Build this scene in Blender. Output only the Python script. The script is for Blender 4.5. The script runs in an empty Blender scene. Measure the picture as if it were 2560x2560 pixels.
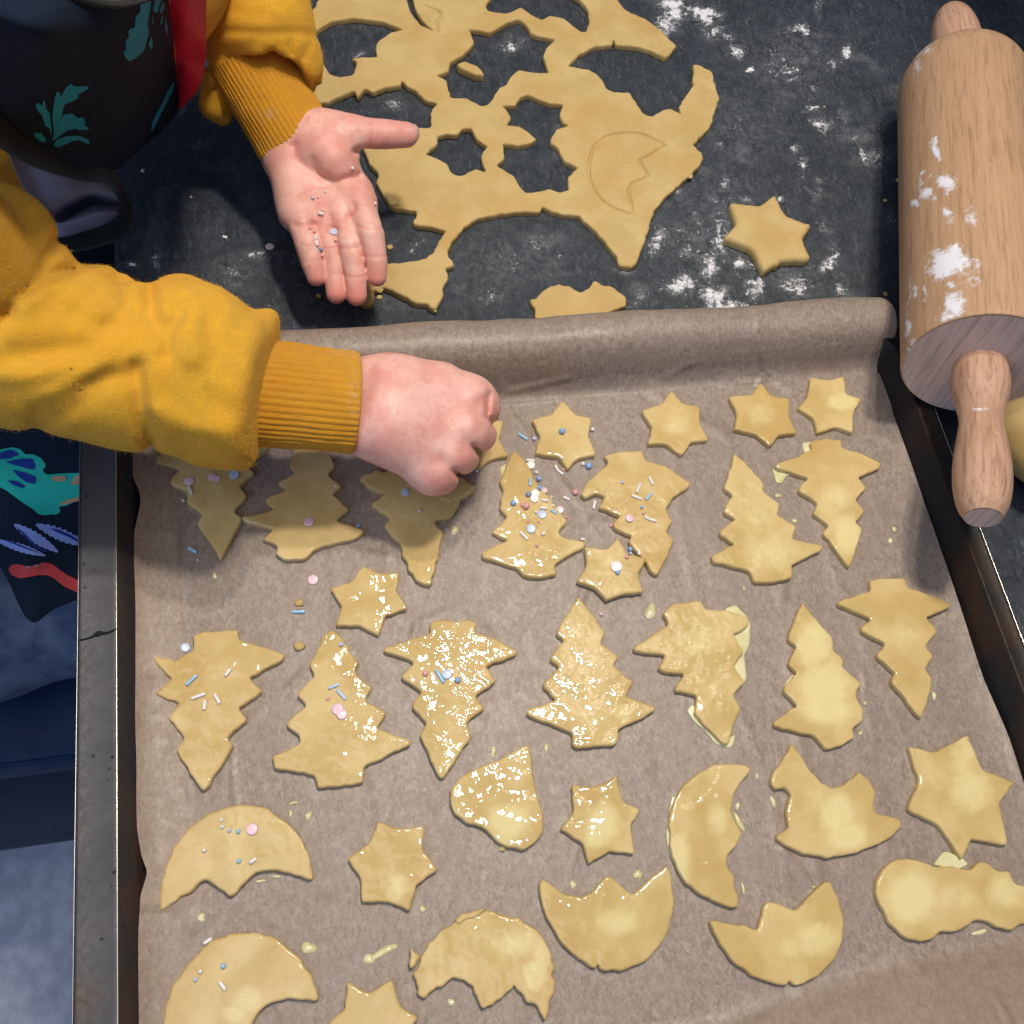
import bpy, bmesh, math, random
import numpy as np
from mathutils import Vector, Matrix, noise as mnoise
from mathutils.geometry import delaunay_2d_cdt
from mathutils.bvhtree import BVHTree
random.seed(7); rng = np.random.default_rng(7)
scene = bpy.context.scene
COL = scene.collection

# ------------------------------------------------------------------ camera
F = 2567.0                                  # focal length in pixels of the 2560 px photograph
vx = np.array([11470, 1155, -1937.]); vx /= np.linalg.norm(vx)
vy = np.array([-759, 4291, -1937.]); vy -= vx * vy.dot(vx); vy /= np.linalg.norm(vy)
vz = np.cross(vx, vy)
R = np.array([vx, vy, vz])
H = 0.4393585
CAM = np.array([0, 0, H])
cd = bpy.data.cameras.new('camera'); cam = bpy.data.objects.new('camera', cd); COL.objects.link(cam)
cd.sensor_width = 36; cd.lens = 36 * F / 2560; cd.clip_start = 0.01; cd.clip_end = 50
M4 = Matrix.Identity(4)
for i in range(3):
    for j in range(3): M4[i][j] = R[i, j]
    M4[i][3] = CAM[i]
cam.matrix_world = M4
scene.camera = cam

# ------------------------------------------------------------------ light and exposure
scene.view_settings.view_transform = 'Standard'; scene.view_settings.look = 'None'
scene.view_settings.exposure = 0.22; scene.view_settings.gamma = 1.0
w = bpy.data.worlds.new('World'); scene.world = w; w.use_nodes = True
bg = w.node_tree.nodes['Background']; bg.inputs[0].default_value = (0.16, 0.255, 0.50, 1); bg.inputs[1].default_value = 0.32
def lamp(name, loc, target, power, col, sx, sy):
    l = bpy.data.lights.new(name, 'AREA'); l.shape = 'RECTANGLE'; l.size = sx; l.size_y = sy
    l.energy = power; l.color = col
    o = bpy.data.objects.new(name, l); COL.objects.link(o); o.location = loc
    o.rotation_euler = (Vector(target) - Vector(loc)).to_track_quat('-Z', 'Y').to_euler(); return o
lamp('ceiling_lamp', (.25, .36, 1.25), (.12, .2, 0), 7.6, (1.0, .90, .76), .11, .07)
lamp('ceiling_lamp', (.18, .55, 1.28), (.1, .2, 0), 4.4, (1.0, .90, .78), .07, .05)
lamp('window_daylight', (-1.3, -.9, .9), (0, 0, -.3), 6.5, (.48, .66, 1.0), .8, .9)
lamp('soft_fill', (-.45, -.15, 2.0), (0, .25, 0), 11.0, (1.0, .94, .86), 1.6, 1.3)  # added fill, no such fixture seen; softens shadows and brightens the sleeve

# ------------------------------------------------------------------ photo geometry helpers
TS = 900 / 1932
TILE = dict(a=(0, 0, TS), b=(800, 0, TS), c=(1660, 0, TS), d=(0, 800, TS), e=(800, 800, TS), f=(1660, 800, TS),
            g=(0, 1660, TS), h=(800, 1660, TS), i=(1660, 1660, TS), z=(1200, 1000, 500/1932), p=(640, 240, 420/1449),
            q=(860, 860, 440/1932), s=(0, 440, 960/1932), u=(420, 0, 480/1932), v=(0, 0, 520/1620), w=(0, 1060, 500/1932),
            r=(2150, 700, 410/1320), x=(0, 0, 1))
def T(t, pts):
    ox, oy, s = TILE[t]; return np.array([(ox + q[0]*s, oy + q[1]*s) for q in pts], float)
def PX(px, py, z=0.0):
    d = R @ np.array([(px-1280)/F, -(py-1280)/F, -1]); return CAM + d*(z-H)/d[2]
def PXA(pp, z):
    pp = np.asarray(pp, float); z = np.broadcast_to(np.asarray(z, float), (len(pp),))
    d = np.stack([(pp[:, 0]-1280)/F, -(pp[:, 1]-1280)/F, -np.ones(len(pp))], 1) @ R.T
    return CAM + d*((z-H)/d[:, 2])[:, None]
def PROJ(P):
    c = (P-CAM) @ R; return np.stack([1280 - F*c[..., 0]/c[..., 2], 1280 + F*c[..., 1]/c[..., 2]], -1)
def DEPTH(P): return -((P-CAM) @ R)[..., 2]

# ------------------------------------------------------------------ materials
class NT:
    def __init__(s, name):
        s.m = bpy.data.materials.new(name); s.m.use_nodes = True; s.t = s.m.node_tree; s.n = s.t.nodes; s.l = s.t.links
        s.b = s.n['Principled BSDF']; s.geo = None
    def set(s, **k):
        for a, v in k.items():
            i = s.b.inputs[a.replace('_', ' ')]
            if hasattr(v, 'links') or isinstance(v, bpy.types.NodeSocket): s.l.new(v, i)
            elif isinstance(v, (tuple, list)) and len(v) == 3 and len(i.default_value) == 4: i.default_value = (*v, 1)
            else: i.default_value = v
        return s
    def pos(s, scale=(1, 1, 1), rot=(0, 0, 0), obj=False):
        if obj: src = s.n.new('ShaderNodeTexCoord').outputs['Object']
        else: src = s.n.new('ShaderNodeNewGeometry').outputs['Position']
        mp = s.n.new('ShaderNodeMapping'); mp.inputs['Scale'].default_value = scale; mp.inputs['Rotation'].default_value = rot
        s.l.new(src, mp.inputs['Vector']); return mp.outputs[0]
    def noise(s, scale, detail=4, rough=.6, vec=None, dist=0.0):
        n = s.n.new('ShaderNodeTexNoise'); n.inputs['Scale'].default_value = scale; n.inputs['Detail'].default_value = detail
        n.inputs['Roughness'].default_value = rough; n.inputs['Distortion'].default_value = dist
        s.l.new(vec if vec is not None else s.pos(), n.inputs['Vector']); return n.outputs['Fac']
    def voro(s, scale, vec=None, feat='F1'):
        n = s.n.new('ShaderNodeTexVoronoi'); n.feature = feat; n.inputs['Scale'].default_value = scale
        s.l.new(vec if vec is not None else s.pos(), n.inputs['Vector']); return n.outputs['Distance']
    def attr(s, name):
        n = s.n.new('ShaderNodeAttribute'); n.attribute_name = name; return n.outputs['Fac']
    def ramp(s, fac, a, b, lo=0.0, hi=1.0):
        n = s.n.new('ShaderNodeMapRange'); n.interpolation_type = 'SMOOTHSTEP'
        n.inputs['From Min'].default_value = a; n.inputs['From Max'].default_value = b
        n.inputs['To Min'].default_value = lo; n.inputs['To Max'].default_value = hi
        s.l.new(fac, n.inputs['Value']); return n.outputs[0]
    def mix(s, fac, a, b):
        n = s.n.new('ShaderNodeMix'); n.data_type = 'RGBA'
        for v, i in ((fac, n.inputs[0]), (a, n.inputs[6]), (b, n.inputs[7])):
            if isinstance(v, bpy.types.NodeSocket): s.l.new(v, i)
            elif isinstance(v, (int, float)): i.default_value = v
            else: i.default_value = (*v, 1)
        return n.outputs[2]
    def math(s, op, a, b=0.0):
        n = s.n.new('ShaderNodeMath'); n.operation = op
        for v, i in ((a, n.inputs[0]), (b, n.inputs[1])):
            if isinstance(v, bpy.types.NodeSocket): s.l.new(v, i)
            else: i.default_value = v
        return n.outputs[0]
    def bump(s, h, dist, strength=1.0, normal=None):
        n = s.n.new('ShaderNodeBump'); n.inputs['Distance'].default_value = dist; n.inputs['Strength'].default_value = strength
        s.l.new(h, n.inputs['Height'])
        if normal is not None: s.l.new(normal, n.inputs['Normal'])
        return n.outputs[0]

def m_slate():
    t = NT('slate_stone'); v = t.pos()
    vs = t.pos((1, .22, 1), (0, 0, math.radians(-38)))
    big = t.noise(14, 5, .6); mid = t.noise(70, 8, .72, dist=1.2); fine = t.noise(420, 6, .75, vs, 1.5)
    fine2 = t.noise(900, 4, .7)
    c = t.mix(t.ramp(mid, .3, .75), (.014, .020, .029), (.046, .056, .070))
    c = t.mix(t.ramp(big, .35, .7, 0, .55), c, (.020, .026, .032))
    c = t.mix(t.ramp(fine, .50, .74, 0, .8), c, (.125, .135, .15)); c = t.mix(t.ramp(t.noise(230, 7, .8, dist=2.0), .54, .7, 0, .55), c, (.165, .185, .215))
    c = t.mix(t.ramp(fine2, .6, .8, 0, .35), c, (.15, .16, .17))
    vein = t.voro(9, t.pos((1, .45, 1), (0, 0, math.radians(-35))), 'DISTANCE_TO_EDGE')
    vm = t.math('MULTIPLY', t.ramp(vein, .0, .05, 1, 0), t.ramp(t.noise(60, 4), .52, .68))
    c = t.mix(t.math('MULTIPLY', vm, .32), c, (.2, .21, .22))
    fl = t.attr('flour'); fn = t.noise(330, 7, .78, dist=.6)
    q = t.math('ADD', t.math('MULTIPLY', t.math('SUBTRACT', fn, .5), 2.3), t.math('MULTIPLY', t.math('SUBTRACT', t.noise(95, 5, .7, t.pos((1, .5, 1), (0, 0, -.6))), .5), 1.1))
    f1 = t.ramp(t.math('ADD', q, t.math('MULTIPLY', fl, .95)), .46, .88)
    haze = t.math('MULTIPLY', fl, t.ramp(t.noise(190, 7, .8, dist=1.0), .38, .72, 0, .75))
    f = t.math('MAXIMUM', f1, t.math('MULTIPLY', haze, .5))
    c = t.mix(f, c, (.78, .79, .82))
    h = t.math('ADD', t.math('MULTIPLY', mid, 1.0), t.math('MULTIPLY', fine, .35))
    t.set(Base_Color=c, Roughness=t.ramp(fine, .3, .8, .5, .72), Normal=t.bump(h, .0012, .8), Specular_IOR_Level=.35)
    return t.m
def m_paper():
    t = NT('baking_paper')
    f = t.noise(560, 5, .75, t.pos((1, .62, 1)), .8); g = t.noise(60, 4, .6); f2 = t.noise(190, 4, .7)
    c = t.mix(t.ramp(f, .32, .7), (.20, .155, .122), (.37, .308, .258))
    c = t.mix(t.ramp(g, .35, .7, 0, .5), c, (.27, .205, .165)); c = t.mix(t.ramp(t.noise(900, 3, .8), .6, .75, 0, .4), c, (.14, .10, .08))
    c = t.mix(t.ramp(f2, .5, .75, 0, .35), c, (.43, .345, .285))
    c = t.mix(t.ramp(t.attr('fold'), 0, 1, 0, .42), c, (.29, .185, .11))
    wr = t.noise(26, 3, .5, t.pos((1, .22, 1), (0, 0, .12)))
    spk = t.noise(1500, 2, .5)
    cr = t.ramp(t.voro(17, t.pos((1, .6, 1), (0, 0, .5)), 'DISTANCE_TO_EDGE'), 0, .05, 1, 0); cr = t.math('MULTIPLY', cr, t.ramp(t.noise(30, 2), .45, .62)); n = t.bump(wr, .0026, .6); n = t.bump(cr, .0008, .7, n); n = t.bump(t.math('ADD', f, t.math('MULTIPLY', spk, .4)), .00016, .7, n)
    t.set(Base_Color=c, Roughness=t.ramp(f2, .35, .7, .36, .52), Normal=n, Specular_IOR_Level=.35)
    return t.m
def m_dough(name, wet=True, base=(.555, .40, .145), lite=(.66, .50, .22)):
    t = NT(name)
    f = t.noise(300, 5, .65); g = t.noise(55, 3, .5); h = t.noise(1100, 3, .6)
    c = t.mix(t.ramp(g, .35, .65), base, lite)
    c = t.mix(t.ramp(f, .54, .78, 0, .4), c, (.47, .27, .075)); c = t.mix(t.ramp(t.noise(24, 3, .6), .4, .7, 0, .4), c, (.50, .30, .085))
    rough = .62
    n = t.bump(t.math('ADD', g, t.math('MULTIPLY', f, .35)), .0010, .55)
    n = t.bump(h, .00012, .6, n)
    if wet:
        pool = t.attr('pool'); wt = t.attr('wet')
        c = t.mix(t.math('MULTIPLY', t.ramp(t.math('ADD', pool, t.math('MULTIPLY', t.math('SUBTRACT', t.noise(170, 4, .6), .5), .7)), .12, .85), .72), c, (.78, .68, .33))
        streak = t.noise(150, 1, .4, t.pos((1, .45, 1), (0, 0, .2)), .5)
        cover = t.ramp(t.math('ADD', t.math('MULTIPLY', wt, 1.0), t.math('MULTIPLY', t.noise(80, 3), .9)), .55, .95)
        sp = t.noise(600, 1.2, .5, dist=.3)
        damp = t.math('SUBTRACT', 1.0, t.math('MULTIPLY', t.ramp(pool, .15, .7), .88)); damp = t.math('MULTIPLY', damp, t.math('MULTIPLY', t.ramp(t.noise(48, 2, .5), .50, .72, .08, .62), t.ramp(wt, .4, 1.05, .25, 1.0)))
        hh = t.math('MULTIPLY', t.math('ADD', t.math('MULTIPLY', streak, 1.2), t.math('MULTIPLY', sp, .40)), damp)
        cn = t.bump(hh, .00075, 1.0)
        t.set(Coat_Weight=cover, Coat_Roughness=.03, Coat_IOR=1.42, Coat_Normal=cn)
    t.set(Base_Color=c, Roughness=rough, Normal=n, Subsurface_Weight=.12, Subsurface_Scale=.003, Subsurface_Radius=(1, .6, .25), Specular_IOR_Level=.3)
    return t.m
def m_egg():
    t = NT('egg_wash')
    t.set(Base_Color=t.mix(t.ramp(t.noise(120, 3), .35, .65), (.66, .60, .30), (.76, .72, .44)), Roughness=.12, Coat_Weight=1.0, Coat_Roughness=.04,
          Subsurface_Weight=.25, Subsurface_Scale=.002, Normal=t.bump(t.noise(200, 3), .0005, .5))
    return t.m
def m_fleece(name='fleece_cotton', c1=(1.0, .53, .036), c2=(.95, .43, .024), rib=False):
    t = NT(name)
    f = t.noise(1300, 4, .8); g = t.noise(140, 4, .6); b = t.noise(28, 3, .6)
    c = t.mix(t.ramp(g, .3, .7), c1, tuple(.88*x+.01 for x in c1)); c = t.mix(t.ramp(b, .4, .7, 0, .5), c, c2)
    c = t.mix(t.ramp(f, .6, .8, 0, .4), c, (.86, .50, .07))
    stain = t.voro(75); 
    c = t.mix(t.math('MULTIPLY', t.ramp(stain, .0, .07, 1, 0), t.ramp(t.noise(30, 2), .5, .6)), c, (.22, .09, .01))
    c = t.mix(t.math('MULTIPLY', t.attr('flour'), t.ramp(t.noise(500, 4, .7), .42, .68)), c, (.8, .68, .45))
    n = t.bump(g, .0006, .4); n = t.bump(t.noise(2200, 3, .8), .0005, .9, n); n = t.bump(f, .0009, .9, n)
    t.set(Base_Color=c, Roughness=.92, Normal=n, Sheen_Weight=.35, Sheen_Roughness=.5, Sheen_Tint=(1, .75, .3), Specular_IOR_Level=.15)
    return t.m
def m_skin():
    t = NT('skin')
    g = t.noise(70, 4, .6); f = t.noise(900, 4, .7)
    c = t.mix(t.ramp(g, .40, .60), (.71, .345, .285), (.79, .465, .395))
    c = t.mix(t.math('MULTIPLY', t.attr('red'), .85), c, (.70, .235, .19))
    c = t.mix(t.math('MULTIPLY', t.attr('pale'), .8), c, (.80, .53, .43))
    n = t.bump(t.voro(900, t.pos((1, .6, 1), (0, 0, .4)), 'DISTANCE_TO_EDGE'), .00022, .6, t.bump(f, .00022, .7)); c = t.mix(t.ramp(t.noise(260, 4, .7), .5, .75, 0, .45), c, (.62, .26, .22))
    t.set(Base_Color=c, Roughness=t.ramp(f, .3, .7, .36, .54), Normal=n, Subsurface_Weight=.22, Subsurface_Scale=.004, Subsurface_Radius=(1, .35, .2), Specular_IOR_Level=.4)
    return t.m
def m_cloth(name, c1, c2, rough=.8, sheen=.1, sc=1200):
    t = NT(name); f = t.noise(sc, 3, .7); g = t.noise(40, 4, .6)
    t.set(Base_Color=t.mix(t.ramp(g, .35, .7), c1, c2), Roughness=rough, Normal=t.bump(f, .0003, .5), Sheen_Weight=sheen, Specular_IOR_Level=.25)
    return t.m
def m_plain(name, c, rough=.5, **k):
    t = NT(name); g = t.noise(300, 3)
    t.set(Base_Color=t.mix(t.ramp(g, .3, .7, 0, .5), c, tuple(.86*x for x in c)), Roughness=rough, **k); return t.m
def m_tray():
    t = NT('worn_steel_enamel')
    g = t.noise(45, 6, .65); f = t.noise(350, 5, .7); sp = t.voro(190); bl = t.noise(22, 5, .65)
    c = t.mix(t.ramp(g, .35, .7), (.070, .070, .078), (.100, .099, .108))
    c = t.mix(t.ramp(f, .45, .75, 0, .5), c, (.09, .088, .092))
    c = t.mix(t.math('MULTIPLY', t.ramp(sp, .10, .2, 1, 0), t.ramp(t.noise(75, 2), .54, .6)), c, (.008, .007, .007))
    c = t.mix(t.ramp(bl, .54, .7, 0, .7), c, (.085, .06, .042))
    c = t.mix(t.attr('dark_tone'), c, t.mix(t.ramp(bl, .45, .62), (.010, .010, .0105), (.030, .014, .007)))
    t.set(Base_Color=c, Metallic=.05, Roughness=t.ramp(f, .3, .7, .5, .7), Normal=t.bump(f, .0002, .5), Specular_IOR_Level=.4)
    return t.m
def m_wood(name, c1, c2, c3, stretch=(1, 1, .06), sc=110, ring=True, pores=True):
    t = NT(name)
    v = t.pos(stretch, obj=True)
    wv = t.n.new('ShaderNodeTexWave'); wv.wave_type = 'BANDS'; wv.bands_direction = 'X'; wv.inputs['Scale'].default_value = 95
    wv.inputs['Distortion'].default_value = 3.5; wv.inputs['Detail'].default_value = 3; wv.inputs['Detail Scale'].default_value = 1.4; t.l.new(v, wv.inputs['Vector'])
    g = t.noise(sc, 5, .6, v, .4); f = t.noise(1400, 3, .6, t.pos((1, 1, .05), obj=True))
    c = t.mix(t.ramp(wv.outputs['Fac'], .3, 1.0, 0, .22), c1, c2)
    c = t.mix(t.ramp(g, .42, .7, 0, .6), c, c3); c = t.mix(t.ramp(t.noise(520, 4, .7, v, .6), .46, .70, 0, .7), c, tuple(.66*x for x in c2))
    if pores: c = t.mix(t.ramp(f, .63, .75, 0, .5), c, tuple(.42*x for x in c3))
    fl = t.attr('flour'); fn = t.noise(360, 6, .75)
    ff = t.ramp(t.math('ADD', t.math('MULTIPLY', t.math('SUBTRACT', fn, .5), 1.7), t.math('MULTIPLY', fl, 1.9)), .32, .86)
    c = t.mix(ff, c, (.80, .80, .84))
    t.set(Base_Color=c, Roughness=.55, Normal=t.bump(t.math('ADD', t.math('ADD', f, g), t.math('MULTIPLY', ff, 1.2)), .0004, .5), Specular_IOR_Level=.3)
    return t.m

# ------------------------------------------------------------------ object helpers
def tag(o, label=None, category=None, group=None, kind=None):
    for k, v in (('label', label), ('category', category), ('group', group), ('kind', kind)):
        if v: o[k] = v
    return o
def mk(name, V, Fc, mat, parent=None, smooth=True, attrs=None, **tags):
    V = np.asarray(V, float); c = V.mean(0); c[2] = V[:, 2].min()
    me = bpy.data.meshes.new(name); me.from_pydata((V-c).tolist(), [], [list(map(int, f)) for f in Fc]); me.update()
    if smooth: me.polygons.foreach_set('use_smooth', [True]*len(me.polygons))
    for k, a in (attrs or {}).items():
        at = me.attributes.new(k, 'FLOAT', 'POINT'); at.data.foreach_set('value', np.asarray(a, np.float32))
    if mat: me.materials.append(mat)
    o = bpy.data.objects.new(name, me); COL.objects.link(o)
    if parent is not None:
        o.parent = parent; pl = Vector(); q = parent
        while q is not None: pl += q.location; q = q.parent
        o.location = Vector(c) - pl
    else: o.location = c
    return tag(o, **tags)
def empty(name, loc, **tags):
    o = bpy.data.objects.new(name, None); COL.objects.link(o); o.location = loc; return tag(o, **tags)
def catmull(P, n=12, closed=False):
    P = np.asarray(P, float); N = len(P); out = []
    rngi = range(N if closed else N-1)
    for i in rngi:
        p0, p1, p2, p3 = (P[(i-1) % N], P[i], P[(i+1) % N], P[(i+2) % N]) if closed else (P[max(i-1, 0)], P[i], P[i+1], P[min(i+2, N-1)])
        for k in range(n):
            t = k/n; out.append(.5*((2*p1) + (-p0+p2)*t + (2*p0-5*p1+4*p2-p3)*t*t + (-p0+3*p1-3*p2+p3)*t**3))
    if not closed: out.append(P[-1])
    return np.array(out)
def resample(P, step, closed=True):
    Q = np.vstack([P, P[:1]]) if closed else P
    L = np.r_[0, np.cumsum(np.linalg.norm(np.diff(Q, axis=0), axis=1))]
    n = max(int(round(L[-1]/step)), 3); s = np.linspace(0, L[-1], n+1)
    out = np.stack([np.interp(s, L, Q[:, k]) for k in range(Q.shape[1])], 1)
    return out[:-1] if closed else out
def smooth_loop(P, sig):
    k = int(3*sig)+1; w_ = np.exp(-.5*(np.arange(-k, k+1)/sig)**2); w_ /= w_.sum()
    out = np.zeros_like(P)
    for d, ww in zip(range(-k, k+1), w_): out += ww*np.roll(P, d, axis=0)
    return out
def outline(P, step=.0008, sig=.0009, jit=.00012, seed=0):
    Q = resample(P, step); Q = smooth_loop(Q, sig/step)
    r = np.random.default_rng(seed); n = len(Q)
    j = smooth_loop(r.normal(size=(n, 1)), 1.3)*2.0
    t = np.roll(Q, -1, 0)-np.roll(Q, 1, 0); nn = np.stack([-t[:, 1], t[:, 0]], 1); nn /= np.linalg.norm(nn, axis=1)[:, None]+1e-12
    return Q + nn*j*jit
def inside(pts, poly):
    x, y = pts[:, 0], pts[:, 1]; c = np.zeros(len(pts), bool); X, Y = poly[:, 0], poly[:, 1]; X2, Y2 = np.roll(X, -1), np.roll(Y, -1)
    for i in range(len(poly)):
        m = (Y[i] > y) != (Y2[i] > y)
        if m.any(): c[m] ^= x[m] < (X2[i]-X[i])*(y[m]-Y[i])/(Y2[i]-Y[i])+X[i]
    return c
def bdist(pts, loops):
    A = np.vstack(loops); B = np.vstack([np.roll(l, -1, 0) for l in loops]); out = np.empty(len(pts)); AB = B-A; L2 = (AB**2).sum(1)+1e-18
    for s in range(0, len(pts), 2000):
        p = pts[s:s+2000, None, :]; t = np.clip(((p-A)*AB).sum(2)/L2, 0, 1); out[s:s+2000] = np.sqrt((((A+t[..., None]*AB)-p)**2).sum(2).min(1))
    return out
def slab(name, loops, zb, th, rad, mat, parent=None, grid=.0011, zfun=None, attrs=None, pillow=0.0, lump=.0002, seed=0, extra=None, **tags):
    """a rolled-out sheet: closed loops (outer first, then holes), rounded top edge, vertical side, top relief"""
    outer = loops[0]; pts = [np.vstack(loops)]
    nb = len(pts[0]); lo, hi = outer.min(0), outer.max(0)
    nx = int((hi[0]-lo[0])/grid)+2; ny = int((hi[1]-lo[1])/(grid*.87))+2
    gx, gy = np.meshgrid(np.arange(nx), np.arange(ny)); G = np.stack([lo[0]+(gx+.5*(gy % 2))*grid, lo[1]+gy*grid*.87], -1).reshape(-1, 2)
    G += np.random.default_rng(seed).uniform(-.15, .15, G.shape)*grid
    m = inside(G, outer)
    for h in loops[1:]: m &= ~inside(G, h)
    G = G[m]; d = bdist(G, loops); G = G[d > rad*1.25]
    rings = []
    for li, l in enumerate(loops):
        t = np.roll(l, -1, 0)-np.roll(l, 1, 0); nn = np.stack([-t[:, 1], t[:, 0]], 1); nn /= np.linalg.norm(nn, axis=1)[:, None]+1e-12
        area = .5*np.sum(l[:, 0]*np.roll(l[:, 1], -1)-np.roll(l[:, 0], -1)*l[:, 1]); sg = 1 if area > 0 else -1
        if li: sg = -sg
        for q in (.22, .6, 1.05):
            rp = l + nn*sg*q*rad; rings.append((rp, q*rad))
    for rp, q in rings:
        dd = bdist(rp, loops); pts.append(rp[dd > q*.93])
    if extra is not None:
        G = G[pldist(G, extra) > .0011] if False else G[np.min([np.linalg.norm(G[:, None]-extra[None, :, :2], axis=2).min(1)], axis=0) > .0006]; pts.append(extra)
    pts.append(G); P = np.vstack(pts)
    edges = []; s = 0
    for l in loops:
        edges += [(s+i, s+(i+1) % len(l)) for i in range(len(l))]; s += len(l)
    vo, eo, fo, ov, oe, of = delaunay_2d_cdt([Vector(p) for p in P], edges, [], 0, 1e-7)
    V2 = np.array([tuple(v) for v in vo]); Fc = np.array([f for f in fo if len(f) == 3]); cen = V2[Fc].mean(1)
    m = inside(cen, outer)
    for h in loops[1:]: m &= ~inside(cen, h)
    Fc = Fc[m]; used = np.unique(Fc); mp = -np.ones(len(V2), int); mp[used] = np.arange(len(used)); V2 = V2[used]; Fc = mp[Fc]
    e1, e2 = V2[Fc[:, 1]]-V2[Fc[:, 0]], V2[Fc[:, 2]]-V2[Fc[:, 0]]; fl = e1[:, 0]*e2[:, 1]-e1[:, 1]*e2[:, 0] < 0
    Fc[fl] = Fc[fl][:, ::-1]
    d = bdist(V2, loops); q = np.clip(d/rad, 0, 1); prof = rad*(np.sqrt(1-(1-q)**2)-1)
    z = np.full(len(V2), zb+th)+prof
    if pillow: z += pillow*(np.clip(d/.006, 0, 1)-1)
    nz = np.array([mnoise.noise(Vector((p[0]*140+seed*3.1, p[1]*140, seed))) + .5*mnoise.noise(Vector((p[0]*420, p[1]*420, seed+9))) for p in V2])
    z += nz*lump*np.clip(d/rad, .2, 1)
    if zfun is not None: z += zfun(V2)
    # side wall
    ed = {}
    for f in Fc:
        for a, b in ((f[0], f[1]), (f[1], f[2]), (f[2], f[0])): ed[(a, b)] = 1
    be = [(a, b) for (a, b) in ed if (b, a) not in ed]
    V = np.c_[V2, z]; V = V.tolist(); low = {}; Fl = Fc.tolist(); low2 = {}
    for a, b in be:
        for k in (a, b):
            if k not in low:
                low[k] = len(V); V.append([V[k][0], V[k][1], zb+.45*max(th-rad, 0)]); low2[k] = len(V); V.append([V[k][0], V[k][1], zb])
        Fl.append([b, a, low[a], low[b]]); Fl.append([low[b], low[a], low2[a], low2[b]])
    V = np.array(V); A = {}
    if attrs:
        for k, fn in attrs.items(): A[k] = fn(PROJ(V))
    return mk(name, V, Fl, mat, parent, attrs=A, **tags)
def gridmesh(name, G, mat, parent=None, closed_u=False, attrs=None, thick=0, **tags):
    n, m = G.shape[:2]; V = G.reshape(-1, 3); Fl = []
    for i in range(n-(0 if closed_u else 1)):
        for j in range(m-1):
            a = i*m+j; b = ((i+1) % n)*m+j; Fl.append((a, a+1, b+1, b))
    if thick:
        du = np.gradient(G, axis=0); dv = np.gradient(G, axis=1); nn = np.cross(du, dv); nn /= np.linalg.norm(nn, axis=2)[..., None]+1e-12
        N0 = len(V); V = np.vstack([V, (G-nn*thick).reshape(-1, 3)]); Fl += [tuple(x+N0 for x in f[::-1]) for f in Fl]
        for j in range(m-1):
            a, b = j, j+1; Fl.append((b, a, a+N0, b+N0)); a, b = (n-1)*m+j, (n-1)*m+j+1; Fl.append((a, b, b+N0, a+N0))
        for i in range(n-1):
            a, b = i*m, (i+1)*m; Fl.append((a, b, b+N0, a+N0)); a, b = i*m+m-1, (i+1)*m+m-1; Fl.append((b, a, a+N0, b+N0))
        if attrs: attrs = {k: np.r_[v, v] for k, v in attrs.items()}
    return mk(name, V, Fl, mat, parent, attrs=attrs, **tags)
def bicubic(rows, nu, nv):
    rows = [catmull(r, nv) for r in rows]; A = np.array(rows); return np.stack([catmull(A[:, j], nu) for j in range(A.shape[1])], 1)
def tube(name, P, rr, mat, parent=None, seg=12, caps=True, **tags):
    P = np.asarray(P, float); rr = np.broadcast_to(rr, (len(P),)); V = []; t = np.gradient(P, axis=0); t /= np.linalg.norm(t, axis=1)[:, None]+1e-12
    up = np.array([0, 0, 1.]) if abs(t[0][2]) < .9 else np.array([1., 0, 0])
    for i in range(len(P)):
        a = np.cross(t[i], up); a /= np.linalg.norm(a)+1e-12; b = np.cross(a, t[i]); up = b
        for k in range(seg):
            th = 2*math.pi*k/seg; V.append(P[i]+rr[i]*(math.cos(th)*a+math.sin(th)*b))
    Fl = [(i*seg+k, i*seg+(k+1) % seg, (i+1)*seg+(k+1) % seg, (i+1)*seg+k) for i in range(len(P)-1) for k in range(seg)]
    if caps: Fl += [tuple(range(seg))[::-1], tuple((len(P)-1)*seg+k for k in range(seg))]
    return mk(name, np.array(V), Fl, mat, parent, **tags)
def lathe(name, A, B, prof, mat, parent=None, seg=64, attrs=None, flour=None, **tags):
    """profile (t along A->B in metres, radius); local z runs along the axis"""
    A, B = np.array(A), np.array(B); ax = (B-A)/np.linalg.norm(B-A); Q = Vector(ax).to_track_quat('Z', 'Y'); RM = np.array(Q.to_matrix())
    V = [(r*math.cos(2*math.pi*k/seg), r*math.sin(2*math.pi*k/seg), t) for t, r in prof for k in range(seg)]
    Fl = [(i*seg+k, i*seg+(k+1) % seg, (i+1)*seg+(k+1) % seg, (i+1)*seg+k) for i in range(len(prof)-1) for k in range(seg)]
    Fl += [tuple(range(seg))[::-1], tuple((len(prof)-1)*seg+k for k in range(seg))]
    me = bpy.data.meshes.new(name); me.from_pydata(V, [], Fl); me.polygons.foreach_set('use_smooth', [True]*(len(Fl)-2)+[False]*2)
    W = np.array(V) @ RM.T + A
    if flour: at = me.attributes.new('flour', 'FLOAT', 'POINT'); at.data.foreach_set('value', flour(PROJ(W), W).astype(np.float32))
    me.materials.append(mat); o = bpy.data.objects.new(name, me); COL.objects.link(o); o.rotation_euler = Q.to_euler()
    o.location = Vector(A) - (parent.location if parent else Vector())
    if parent: o.parent = parent
    return tag(o, **tags)

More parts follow.
